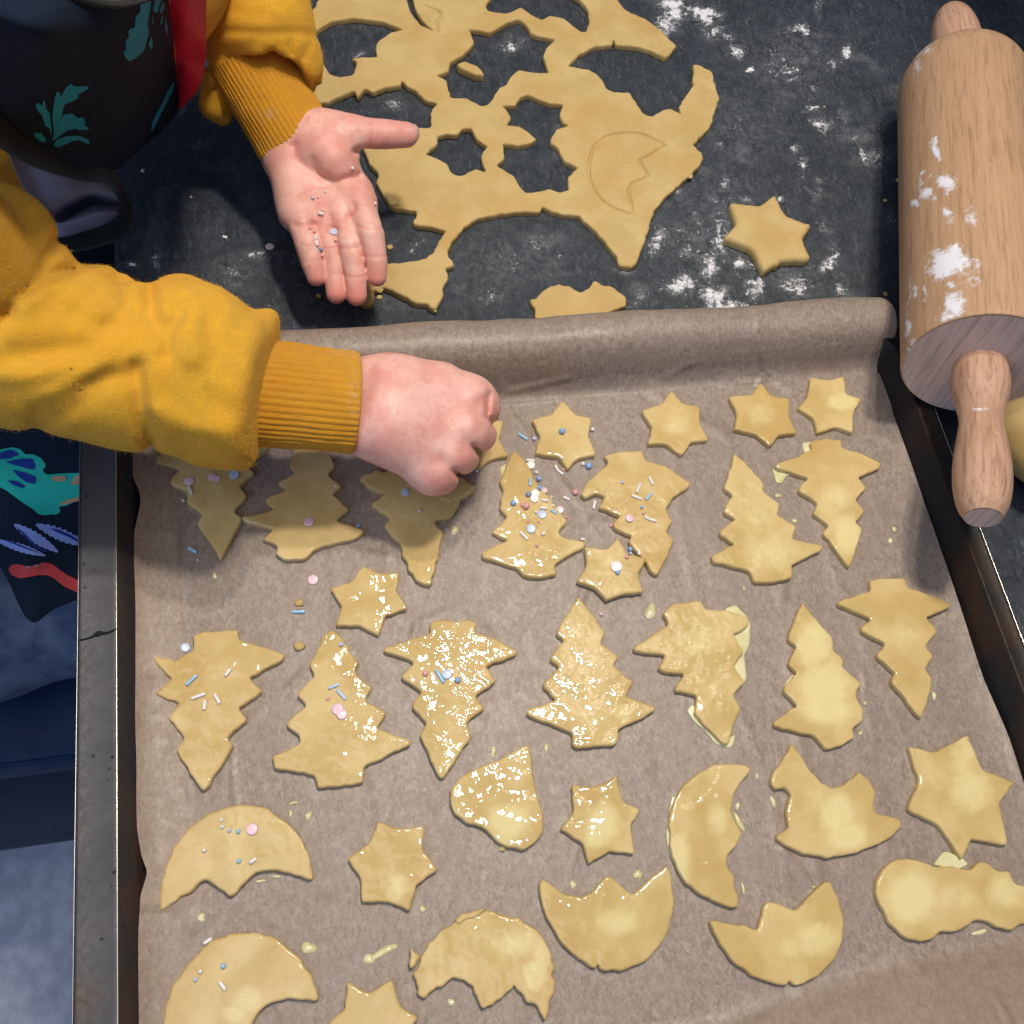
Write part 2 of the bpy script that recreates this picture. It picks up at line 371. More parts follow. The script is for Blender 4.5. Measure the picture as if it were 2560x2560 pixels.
# signed distance modelling for soft things
def smin(a, b, k):
    h = np.clip(.5+.5*(b-a)/k, 0, 1); return b*(1-h)+a*h-k*h*(1-h)
def capsd(P, a, ra, b, rb):
    ab = b-a; t = np.clip(((P-a)@ab)/(ab@ab+1e-12), 0, 1); return np.linalg.norm(P-(a+t[..., None]*ab), axis=-1)-(ra+(rb-ra)*t)
def node(t, n):   # (x, y, z, r_zoom) -> world point, radius in metres
    q = T(t, [n[:2]])[0]; p = PX(q[0], q[1], n[2]); return p, n[3]*TILE[t][2]*DEPTH(p)/F
def chain(P, t, nodes):
    q = [node(t, n) for n in nodes]; d = None
    for (a, ra), (b, rb) in zip(q[:-1], q[1:]):
        e = capsd(P, a, ra, b, rb); d = e if d is None else np.minimum(d, e)
    return d
def pldist(pp, line):
    d = np.full(pp.shape[:-1], 1e9)
    for a, b in zip(line[:-1], line[1:]):
        ab = b-a; t = np.clip(((pp-a)@ab)/(ab@ab+1e-9), 0, 1); d = np.minimum(d, np.linalg.norm(pp-(a+t[..., None]*ab), axis=-1))
    return d
def nets(D, org, h):
    S = D < 0; nx, ny, nz = D.shape
    c = np.zeros((nx-1, ny-1, nz-1), np.int8)
    for i in (0, 1):
        for j in (0, 1):
            for k in (0, 1): c += S[i:nx-1+i, j:ny-1+j, k:nz-1+k]
    act = (c > 0) & (c < 8); I = np.argwhere(act); idx = -np.ones(act.shape, int); idx[act] = np.arange(len(I))
    acc = np.zeros((len(I), 3)); cnt = np.zeros(len(I))
    cor = [(i, j, k) for i in (0, 1) for j in (0, 1) for k in (0, 1)]
    for a in range(8):
        for b in range(a+1, 8):
            A, B = np.array(cor[a]), np.array(cor[b])
            if np.abs(A-B).sum() != 1: continue
            va = D[tuple((I+A).T)]; vb = D[tuple((I+B).T)]; m = (va < 0) != (vb < 0)
            t = va[m]/(va[m]-vb[m]); acc[m] += A+t[:, None]*(B-A); cnt[m] += 1
    V = org + (I+acc/cnt[:, None])*h; Q = []
    for ax in range(3):
        u, v_ = (ax+1) % 3, (ax+2) % 3
        sl0 = [slice(None)]*3; sl1 = [slice(None)]*3; sl0[ax] = slice(0, -1); sl1[ax] = slice(1, None)
        E = np.argwhere(S[tuple(sl0)] != S[tuple(sl1)]); E = E[(E[:, u] > 0) & (E[:, v_] > 0) & (E[:, u] < D.shape[u]-1) & (E[:, v_] < D.shape[v_]-1)]
        du = np.zeros(3, int); du[u] = 1; dv = np.zeros(3, int); dv[v_] = 1
        q = np.stack([idx[tuple((E-du-dv).T)], idx[tuple((E-dv).T)], idx[tuple(E.T)], idx[tuple((E-du).T)]], 1)
        s = S[tuple(E.T)]; q[~s] = q[~s][:, ::-1]; Q.append(q)
    return V, np.vstack(Q)
def sdfmesh(name, fn, lo, hi, h, mat, parent, attrs=None, it=2, **tags):
    lo, hi = np.array(lo), np.array(hi); n = np.ceil((hi-lo)/h).astype(int)+1
    ax = [lo[k]+np.arange(n[k])*h for k in range(3)]; D = np.empty(tuple(n), np.float32)
    for i0 in range(0, n[0], 16):
        P = np.stack(np.meshgrid(ax[0][i0:i0+16], ax[1], ax[2], indexing='ij'), -1); D[i0:i0+16] = fn(P)
    V, Q = nets(D, lo, h)
    e = np.vstack([Q[:, [0, 1]], Q[:, [1, 2]], Q[:, [2, 3]], Q[:, [3, 0]]])
    for _ in range(it):
        a = np.zeros_like(V); c = np.zeros(len(V)); np.add.at(a, e[:, 0], V[e[:, 1]]); np.add.at(a, e[:, 1], V[e[:, 0]]); np.add.at(c, e[:, 0], 1); np.add.at(c, e[:, 1], 1)
        V = V*.5+.5*a/np.maximum(c, 1)[:, None]
    return mk(name, V, Q, mat, parent, attrs=attrs(V) if attrs else None, **tags)
def blobs(t, lst):    # sum of soft ellipses in photo pixels: (x, y, rx, ry, weight)
    L = [(T(t_, [(b[0], b[1])])[0], b[2]*TILE[t_][2], b[3]*TILE[t_][2], b[4]) for t_, b in ((t, q) for q in lst)]
    return L
def evalb(L, pp, p=2.0, warp=0.0):
    o = np.zeros(len(pp))
    if warp: pp = pp + warp*np.array([[mnoise.noise(Vector((q[0]/55, q[1]/55, 1)))+.6*mnoise.noise(Vector((q[0]/17, q[1]/17, 2))), mnoise.noise(Vector((q[0]/55, q[1]/55, 7)))+.6*mnoise.noise(Vector((q[0]/17, q[1]/17, 9)))] for q in pp])
    for c, rx, ry, wt in L:
        r = np.sqrt(((pp[:, 0]-c[0])/rx)**2+((pp[:, 1]-c[1])/ry)**2); o = np.maximum(o, wt*np.exp(-(r**p)*1.1))
    return o
# ------------------------------------------------------------------ materials in use
M = {}
M['slate'] = m_slate(); M['paper'] = m_paper(); M['dough'] = m_dough('raw_dough', wet=False, base=(.515, .37, .145), lite=(.575, .425, .185))
M['cookie'] = m_dough('glazed_dough'); M['egg'] = m_egg(); M['fleece'] = m_fleece(); M['skin'] = m_skin(); M['tray'] = m_tray()
M['rib'] = m_fleece('ribbed_cotton', (.80, .36, .02), (.66, .28, .015))
M['floor'] = m_cloth('floor_stone', (.40, .44, .54), (.56, .60, .70), .6, 0, 60)
M['cabinet'] = m_plain('cabinet_paint', (.30, .29, .28), .5)
M['metal'] = m_plain('brushed_steel', (.5, .5, .5), .3, Metallic=1.0)
M['navy'] = m_cloth('navy_apron_cloth', (.0030, .0105, .025), (.0045, .014, .032), .9, .0)
M['piping'] = m_cloth('dark_piping', (.006, .009, .008), (.010, .013, .012), .9, .15)
M['lining'] = m_cloth('grey_lining', (.22, .22, .29), (.28, .28, .36), .8, .05)
M['red'] = m_cloth('red_satin', (.62, .004, .035), (.70, .006, .045), .6, .0, 700)
M['teal'] = m_cloth('teal_print', (.010, .28, .38), (.014, .33, .44), .75, 0)
M['mint'] = m_cloth('mint_print', (.015, .42, .33), (.02, .50, .40), .75, 0)
M['lilac'] = m_cloth('lilac_print', (.20, .28, .62), (.26, .34, .70), .75, 0)
M['coral'] = m_cloth('coral_print', (.48, .05, .055), (.55, .07, .07), .75, 0)
M['royal'] = m_cloth('royal_blue_print', (.008, .03, .22), (.012, .04, .28), .75, 0)
M['sand'] = m_cloth('sand_print', (.42, .28, .17), (.5, .34, .2), .75, 0)
M['denim'] = m_cloth('denim', (.05, .08, .16), (.13, .17, .25), .9, .05, 500)
M['stool'] = m_cloth('blue_paint', (.006, .024, .075), (.008, .03, .09), .55, 0, 200)
M['stoolgrey'] = m_cloth('grey_blue_paint', (.035, .055, .09), (.045, .065, .10), .6, 0, 200)
M['pinwood'] = m_wood('rolling_pin_wood', (.50, .315, .18), (.40, .23, .115), (.45, .275, .155), pores=True)
M['handlewood'] = m_wood('beech_wood', (.56, .35, .24), (.36, .19, .11), (.40, .22, .13), stretch=(1, 1, .12), sc=160)
M['endwood'] = m_wood('end_grain_wood', (.68, .52, .45), (.48, .35, .30), (.60, .45, .39), stretch=(1, .04, .04), sc=120, pores=False)  # lighter than real end grain: bounced lamp light put into the colour
M['flourm'] = m_plain('flour_powder', (.82, .82, .84), .95)
SPR = {k: m_plain('sprinkle_'+k, c, .35, Coat_Weight=.3) for k, c in dict(white=(.82, .78, .74), blue=(.26, .45, .74), lightblue=(.34, .58, .80),
       pink=(.80, .40, .40), palepink=(.82, .58, .64), paleblue=(.52, .62, .78), greyblue=(.25, .33, .46), cream=(.78, .72, .52), teal=(.35, .62, .58)).items()}

# ------------------------------------------------------------------ floor, worktop, tray
def plane(name, x0, x1, y0, y1, z, mat, **t): return mk(name, [(x0, y0, z), (x1, y0, z), (x1, y1, z), (x0, y1, z)], [(0, 1, 2, 3)], mat, smooth=False, **t)
plane('floor', -4, 4, -4, 4, -.90, M['floor'], kind='structure')
FL = [('c', 40, 30, 90, 55, 1.0), ('c', 200, 90, 90, 45, 1.0), ('c', 270, 175, 70, 40, .95), ('c', 15, 120, 70, 60, .85), ('c', 400, 270, 60, 40, .85), ('c', 340, 210, 60, 25, .7),
      ('c', 730, 165, 50, 40, .95), ('c', 970, 305, 45, 40, .95), ('c', 890, 350, 60, 30, .7), ('c', 455, 385, 28, 22, .95), ('c', 700, 380, 40, 22, .8), ('c', 610, 405, 25, 16, .8),
      ('c', 700, 430, 40, 25, .75), ('c', 800, 490, 40, 25, .6), ('c', 800, 580, 24, 18, .95), ('c', 860, 660, 60, 60, .62), ('c', 960, 640, 50, 70, .55), ('c', 1120, 840, 100, 70, .62), ('c', 1010, 740, 70, 60, .55),
      ('c', 700, 800, 30, 35, .78), ('c', 745, 890, 28, 50, .85), ('c', 815, 1010, 30, 60, .72), ('c', 840, 1220, 40, 60, .62), ('c', 350, 970, 70, 30, .7), ('c', 430, 1075, 60, 25, .65), ('c', 640, 1080, 34, 28, 1.0),
      ('c', 375, 1190, 28, 50, .8), ('c', 300, 1290, 70, 90, .72), ('c', 230, 1390, 60, 60, .78), ('c', 430, 1420, 60, 40, .95), ('c', 250, 1460, 60, 50, .85), ('c', 80, 1530, 110, 50, .9), ('c', 270, 1570, 90, 60, 1.0),
      ('c', 340, 1640, 140, 40, .9), ('c', 490, 1560, 60, 70, .95), ('c', 700, 1520, 160, 90, .66), ('c', 880, 1410, 60, 50, .82), ('c', 905, 1360, 30, 70, .8), ('c', 950, 1560, 50, 60, .72), ('c', 50, 1030, 34, 28, 1.0),
      ('c', 600, 1430, 110, 50, .6), ('c', 150, 1340, 110, 80, .5), ('c', 1240, 1180, 30, 60, .5), ('c', 840, 30, 20, 60, .6), ('c', 650, 330, 260, 200, .38), ('c', 400, 700, 300, 260, .30), ('c', 300, 1250, 420, 330, .42),
      ('b', 1650, 1450, 60, 26, .98), ('b', 1820, 1280, 50, 60, .7), ('b', 1780, 1350, 60, 50, .6), ('b', 1720, 1600, 120, 60, .5), ('b', 520, 1310, 40, 34, .85), ('b', 500, 1357, 16, 10, .9), ('b', 1030, 235, 50, 22, .75),
      ('b', 1090, 215, 34, 16, .7), ('b', 905, 1580, 90, 60, .52), ('b', 420, 560, 60, 40, .55), ('b', 1900, 60, 90, 90, .95), ('b', 1850, 150, 60, 40, .8), ('b', 1180, 1300, 160, 60, .42), ('b', 180, 310, 30, 16, .8), ('b', 1000, 1400, 420, 160, .34),
      ('a', 1390, 1370, 130, 30, .66), ('a', 1250, 1450, 120, 60, .5), ('a', 840, 1400, 26, 90, .6), ('a', 700, 1425, 34, 18, .6), ('a', 1220, 880, 120, 24, .40), ('a', 1000, 790, 130, 18, .42), ('a', 1230, 1550, 120, 70, .42)]
FLB = []
for t_, x, y, rx, ry, wt in FL: FLB += blobs(t_, [(x, y, rx, ry, wt)])
xs = np.unique(np.r_[-.100, -.0985, np.arange(-.097, .50, .0021), .55, .7, 1.2]); ys = np.unique(np.r_[-.5, -.2, np.arange(.25, .60, .0021), .7, 1.0, 1.4])
GX, GY = np.meshgrid(xs, ys, indexing='ij'); GZ = np.zeros_like(GX); GZ[0] = -.0015
for i in range(GX.shape[0]):
    for j in range(GX.shape[1]):
        a = GX[i, j]; b = GY[i, j]
        if a > -.098 and .25 < b < .6 and a < .5:
            r1 = mnoise.fractal(Vector((a*7+b*9, (b*7-a*9)*.45, 3)), 1.0, 2.0, 4); r2 = mnoise.noise(Vector((a*34, b*34, 8)))
            GZ[i, j] = -.0010*abs(r1) - .0004*max(r2, 0)
ct = empty('worktop', (.4, .4, -.045), kind='structure')
G3 = np.stack([GX, GY, GZ], -1)
pp = PROJ(G3.reshape(-1, 3)); fl = np.zeros(len(pp))
vis = (pp[:, 0] > -100) & (pp[:, 0] < 2700) & (pp[:, 1] > -120) & (pp[:, 1] < 1300); fl[vis] = evalb(FLB, pp[vis], 1.7, 22.0)
gridmesh('stone_slab', G3, M['slate'], ct, attrs={'flour': fl})
bx = [(-.1, -.5), (1.2, -.5), (1.2, 1.4), (-.1, 1.4)]
mk('slab_edge', [(x, y, z) for z in (-.0020, -.038) for x, y in bx], [(i, (i+1) % 4, (i+1) % 4+4, i+4) for i in range(4)]+[(4, 5, 6, 7)], M['slate'], ct, smooth=False, attrs={'flour': np.zeros(8)})
def box(name, a, b, mat, parent=None, bev=.0, **t):
    bm = bmesh.new(); bmesh.ops.create_cube(bm, size=1)
    for v in bm.verts: v.co = Vector([(a[k]+b[k])/2+v.co[k]*(b[k]-a[k]) for k in range(3)])
    if bev: bmesh.ops.bevel(bm, geom=bm.edges[:], offset=bev, segments=3, affect='EDGES')
    V = [tuple(v.co) for v in bm.verts]; Fl = [[v.index for v in f.verts] for f in bm.faces]; bm.free()
    return mk(name, V, Fl, mat, parent, smooth=False, **t)
cb = empty('base_cabinet', (.5, .4, -.90), label='painted grey kitchen base cabinet under the dark stone worktop', category='cabinet')
box('carcass', (-.07, -.47, -.90), (1.17, 1.37, -.041), M['cabinet'], cb, .002)
blocker = empty('shade_blocker', (.49, .65, .50), label='unseen grey box added to shade the right end of the worktop', category='light blocker')  # unseen box, added only to cast shade on the pin and worktop corner
box('carcass', (.3160, .33, .50), (.75, 1.1, 1.3), M['cabinet'], blocker, .002); blocker.rotation_euler.z = math.radians(12); box('blocker_front', (.3160, .308, .505), (.75, .328, 1.29), M['cabinet'], blocker, .002)

def tray():
    tr = empty('baking_tray', (.095, .08, 0), label='worn steel baking tray lined with brown baking paper', category='baking tray')
    xo0, xi0, xf0 = -.1100, -.0945, -.0860; xo1, xi1, xf1 = .2995, .2905, .2870
    yo0, yi0, yf0 = -.112, -.098, -.090; yo1, yi1, yf1 = .2765, .2690, .2672
    rings = [(xo0, xo1, yo0, yo1, .0165, 1), (xo0-.0003, xo1+.0003, yo0, yo1, .0192, 1), (xo0+.0006, xo1-.0006, yo0+.0006, yo1-.0006, .0205, .9), (xo0+.0016, xo1-.0014, yo0+.0016, yo1-.001, .0200, .2), (xi0-.0018, xi1+.0012, yi0-.0015, yi1+.001, .0200, .2),
             (xi0-.0008, xi1+.0006, yi0-.0008, yi1+.0006, .0203, .1), (xi0, xi1, yi0, yi1, .0196, .8), (xf0-.002, xf1+.001, yf0-.002, yf1+.001, .0035, 1), (xf0, xf1, yf0, yf1, .0012, 1)]
    V = []; Fl = []; A = []; K = 9
    for r in rings:
        x0, x1, y0, y1, z, b = r; cr = .012
        for (cx, cy, a0) in ((x1-cr, y1-cr, 0), (x0+cr, y1-cr, 90), (x0+cr, y0+cr, 180), (x1-cr, y0+cr, 270)):
            for k in range(K): an = math.radians(a0+90*k/(K-1)); V.append((cx+cr*math.cos(an), cy+cr*math.sin(an), z)); A.append(1.0 if (cx > .2 and r[4] > 0) else b)  # right side fully dark: reflection of dark surroundings put into the colour
    n = 4*K
    for i in range(len(rings)-1):
        for k in range(n): Fl.append((i*n+k, i*n+(k+1) % n, (i+1)*n+(k+1) % n, (i+1)*n+k))
    ob = mk('rim', V, Fl, M['tray'], tr, attrs={'dark_tone': A}, label='flat grey rim with dark sloping inner wall')
    base = [V[(len(rings)-1)*n+k] for k in range(n)]; mk('tray_floor', [(a, b, c-.0002) for a, b, c in base], [tuple(range(n))], M['tray'], tr, smooth=False, attrs={'dark_tone': [1]*n})
    # highlights on the rim edges, put in as thin bright tubes
    E = m_plain('highlight_metal', (.62, .60, .52), .25, Metallic=.9)
    tube('edge_highlight', [(xi0-.0002, y, .0204) for y in np.linspace(-.09, .245, 40)], .00028, E, tr, 8, label='painted highlight on the inner edge of the left rim')
    tube('edge_highlight', [(xo1+.0002, y, .0200) for y in np.linspace(-.09, .2665, 40)], .00030, E, tr, 8, label='painted highlight on the outer edge of the right rim')
    tube('edge_highlight', [(xo0-.0002, y, .0194) for y in np.linspace(-.09, .2665, 40)], .00018, M['metal'], tr, 8)
    tube('scratch', catmull([PX(*q, .0203) for q in ((196, 1601), (222, 1595), (246, 1584), (268, 1582), (292, 1572))], 4), np.interp(np.linspace(0, 1, 17), [0, .35, .5, .65, 1], [.00035, .0005, .0013, .0006, .0004]), M['piping'], tr, 8, label='dark scratch across the left rim')
    return tr
tray()

# ------------------------------------------------------------------ baking paper
def paper():
    Lp = T('x', [(354, 2620), (354, 2560), (352, 2335), (356, 2242), (373, 2182), (359, 2144), (349, 2079), (345, 1940), (341, 1753), (340, 1592), (339, 1452), (342, 1336), (356, 1266), (354, 1242), (335, 1196), (334, 1145), (334, 1050)])
    Rp = T('x', [(2760, 2600), (2620, 2130), (2560, 1958), (2522, 1846), (2461, 1699), (2387, 1475), (2340, 1336), (2284, 1173), (2233, 1033), (2211, 940)])
    LW, RW = PXA(Lp, .004), PXA(Rp, .004)
    prof = np.array([(0, .0028), (.0035, .0045), (.0065, .010), (.0085, .017), (.0105, .023), (.0135, .0290), (.0175, .0328), (.0225, .0345), (.0285, .034), (.0335, .031), (.0375, .026), (.0395, .019), (.0390, .012), (.036, .008)])
    prof = catmull(prof, 5); ys = np.arange(-.070, .256, .0018); ns = 240
    rows = []; fold = []
    def fy(x): return -.0165 - (.27-x)*.06 + .0015*math.sin(x*40)
    for y in ys:
        xl = np.interp(y, LW[:, 1], LW[:, 0]); xr = np.interp(y, RW[:, 1], RW[:, 0]); r = []; fr = []
        for s in np.linspace(0, 1, ns):
            x = xl+s*(xr-xl); z = .0028 + .00045*mnoise.noise(Vector((x*20, y*7, 1))) + .0002*mnoise.noise(Vector((x*60, y*30, 4)))
            f = 0
            lf = max(0, (-.0695+.002*mnoise.noise(Vector((2, y*20, 0))))-x)
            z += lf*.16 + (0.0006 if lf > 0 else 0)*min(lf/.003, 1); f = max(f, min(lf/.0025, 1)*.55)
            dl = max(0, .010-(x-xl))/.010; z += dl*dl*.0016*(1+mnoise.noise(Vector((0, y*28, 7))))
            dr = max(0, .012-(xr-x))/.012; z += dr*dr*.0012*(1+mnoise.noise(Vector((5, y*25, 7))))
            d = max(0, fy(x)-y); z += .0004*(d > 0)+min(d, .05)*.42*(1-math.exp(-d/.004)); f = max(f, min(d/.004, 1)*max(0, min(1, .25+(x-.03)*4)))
            # soft vertical creases
            for cx, am in ((.0, .00035), (.075, .00025), (.165, .00035), (.235, .0003)): z += am*math.exp(-((x-cx-.01*mnoise.noise(Vector((y*9, cx, 0))))/.0022)**2)
            r.append((x, y, z)); fr.append(f)
        rows.append(r); fold.append(fr)
    xl, xr = rows[-1][0][0], .2915
    for k, (dy, z) in enumerate(prof[1:]):
        r = []; q = (k+1)/len(prof)
        for s in np.linspace(0, 1, ns):
            hs = 1.0-.20*s; wob = .0010*mnoise.noise(Vector((s*7, q*1.5, 2)))+.0007*mnoise.noise(Vector((s*22, q*3, 6)))
            e = max(0, s-.985)/.015
            xr2 = xr+.001-.006*max(0, q-.55)/.45 - .004*math.sin(min(q*3, 1)*math.pi)
            r.append((xl+s*(xr2-xl), .256+dy*(1-.05*s)+wob*q, .0028+(z-.0028)*hs+wob))
        rows.append(r); fold.append([0]*ns)
    G = np.array(rows)
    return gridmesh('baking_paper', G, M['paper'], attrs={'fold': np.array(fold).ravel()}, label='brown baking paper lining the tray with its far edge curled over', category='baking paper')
PAPER = paper()

# ------------------------------------------------------------------ dough sheet on the worktop
def dl(t, pts, z, **k):
    return outline(PXA(T(t, pts), z)[:, :2], **k)
D_OUT = [(36,-110),(400,-120),(900,-130),(1300,-125),(1560,-110),(1600,0),(1640,50),(1750,100),(1820,150),(1915,245),(1873,300),(1860,308),(1780,270),(1700,245),(1590,237),(1575,205),(1570,237),(1480,245),(1400,285),(1330,352),(1440,370),(1500,405),(1540,475),(1580,490),(1660,495),(1700,550),(1740,610),(1780,622),(1820,600),
 (1876,575),(1940,612),(1926,568),(2001,460),(2001,345),(2018,340),(2106,380),(2114,430),(2146,530),(2096,680),(2006,772),(2056,820),(2051,870),(1996,930),(1920,1000),(1850,1060),(1800,1130),(1765,1210),(1770,1225),(1735,1320),(1700,1410),(1675,1432),(1610,1425),(1590,1370),(1530,1290),(1460,1220),(1410,1175),(1400,1155),(1310,1150),(1250,1135),
 (1192,1106),(1185,1135),(1050,1135),(950,1150),(850,1170),(780,1210),(720,1280),(690,1340),(688,1380),(720,1396),(722,1422),(672,1438),(690,1480),(665,1540),(660,1600),(615,1665),(575,1628),(520,1630),(450,1590),(340,1540),(270,1560),(230,1590),(215,1500),(300,1440),(360,1410),(480,1405),(570,1385),(610,1350),(650,1270),(672,1236),(600,1215),(500,1200),(522,1130),(400,1115),(350,1060),(300,970),(315,925),(270,880),(240,810),
 (230,780),(300,720),(450,690),(590,682),(598,670),(590,605),(625,552),(560,530),(520,490),(508,478),(462,455),(440,420),(437,458),(350,465),(290,492),(243,472),(200,520),(180,482),(100,522),(20,547),(-20,545),(-80,500),(-110,400),(-110,150),(-60,70),(-26,30)]
D_H = [[(-30,170),(60,110),(180,92),(330,110),(447,156),(380,172),(310,220),(295,260),(308,302),(200,305),(165,310),(197,330),(176,400),(110,410),(60,400),(30,360),(0,290),(-20,230)],
 [(890,25),(900,55),(990,70),(1030,58),(1080,35),(1130,75),(1190,102),(1240,80),(1310,95),(1400,167),(1430,165),(1443,110),(1440,50),(1400,0),(1350,-40),(1000,-60),(930,-30)],
 [(455,-40),(490,-30),(520,60),(560,120),(612,162),(540,130),(490,70)],
 [(800,150),(860,162),(912,172),(950,150),(1000,120),(1060,98),(1100,120),(1130,175),(1170,190),(1260,208),(1212,260),(1198,300),(1227,387),(1150,387),(1070,372),(1020,410),(1000,450),(958,470),(932,520),(900,560),(860,562),(790,525),(700,520),(688,470),(680,430),(628,400),(690,380),(700,330),(745,305),(772,290),(830,230)],
 [(980,565),(1050,562),(1080,518),(1120,506),(1180,530),(1230,552),(1307,555),(1285,610),(1300,650),(1337,670),(1270,690),(1242,730),(1232,762),(1275,790),(1310,860),(1382,895),(1330,950),(1332,1017),(1290,1030),(1230,1010),(1160,1030),(1100,1030),(1070,990),(1040,940),(948,885),(990,850),(983,768),(1060,777),(1130,768),(1166,745),(1110,700),(1070,675),(1003,670),(1028,630),(1010,600)],
 [(566,825),(630,770),(630,728),(680,715),(740,720),(760,688),(812,683),(840,740),(898,780),(865,830),(870,870),(892,920),(840,903),(800,918),(760,942),(710,930),(680,880),(640,852)]]
IMP = catmull(T('b', [(1855,775),(1780,732),(1680,708),(1580,715),(1510,745),(1465,800),(1445,880),(1450,950),(1475,1020),(1530,1080),(1600,1120),(1680,1145)]), 6)
IMP2 = T('b', [(1680,1145),(1670,1080),(1655,1020),(1680,978),(1765,940),(1740,900),(1715,855),(1770,830),(1855,775)])
IMPW = np.vstack([PXA(IMP, .004)[:, :2], PXA(IMP2, .004)[:, :2]]); SLIT = PXA(T('b', [(632,160),(630,110),(650,85),(642,55),(560,25)]), .004)[:, :2]; SLIT2 = PXA(T('b', [(640,52),(755,38)]), .004)[:, :2]
def dz(P):
    out = np.zeros(len(P)); P3 = P
    for line, am, sg in ((IMPW, .0025, .00055), (SLIT, .0024, .0006), (SLIT2, .0009, .0005)):
        d = pldist(P3, line); out -= am*np.exp(-(d/sg)**2)
    for (a, b, r, am) in ((650, 1340, 60, .0012), (500, 1520, 120, .0012), (1660, 1240, 90, .0008)):
        c = PX(*T('b', [(a, b)])[0], .004)[:2]; rr = r*TS*.00018; out += am*np.exp(-((P-c)**2).sum(1)/rr**2/1.5)
    return out
def thick_line(L_, st=.0006, offs=(-.0011, -.00055, 0, .00055, .0011)):
    q = resample(L_, st, closed=False); t = np.gradient(q, axis=0); n = np.stack([-t[:, 1], t[:, 0]], 1); n /= np.linalg.norm(n, axis=1)[:, None]+1e-12
    return np.vstack([q+n*o for o in offs])
XP = np.vstack([thick_line(IMPW), thick_line(SLIT), thick_line(SLIT2)])
SHEET = slab('dough_sheet', [dl('b', D_OUT, .0040, seed=1, jit=.00022)]+[dl('b', h, .0040, seed=5+k, sig=.0008, jit=.00015) for k, h in enumerate(D_H)], .0002, .0038, .0011, M['dough'], grid=.00095, zfun=dz, extra=XP, lump=.00042, seed=3,
     label='large rolled dough sheet on the worktop with star and moon holes cut out', category='dough')
slab('dough_scrap', [dl('b', [(1155,1705),(1150,1650),(1123,1605),(1160,1597),(1200,1550),(1280,1522),(1340,1535),(1400,1570),(1440,1550),(1470,1503),(1520,1525),(1590,1545),(1645,1600),(1640,1640),(1570,1665),(1500,1700),(1400,1790),(1300,1850),(1180,1850)], .003, seed=4, jit=.0003)], .0001, .003, .001, M['dough'], seed=8, lump=.0003,
     label='torn dough scrap on the worktop touching the curled paper', category='dough scrap')
slab('dough_scrap', [dl('b', [(735,335),(780,322),(840,345),(872,372),(886,397),(830,392),(780,368),(745,352)], .006, seed=6)], .0005, .0050, .0012, M['dough'], seed=9, label='small dough shaving lying in the upper star-shaped hole', category='dough scrap')
slab('dough_scrap', [dl('a', [(1905,1500),(1940,1480),(2005,1560),(2010,1600),(1990,1640),(1950,1640),(1900,1600)], .003, seed=6)], .0001, .003, .001, M['dough'], seed=11, label='dough flake on the worktop just below the open fingers', category='dough scrap')

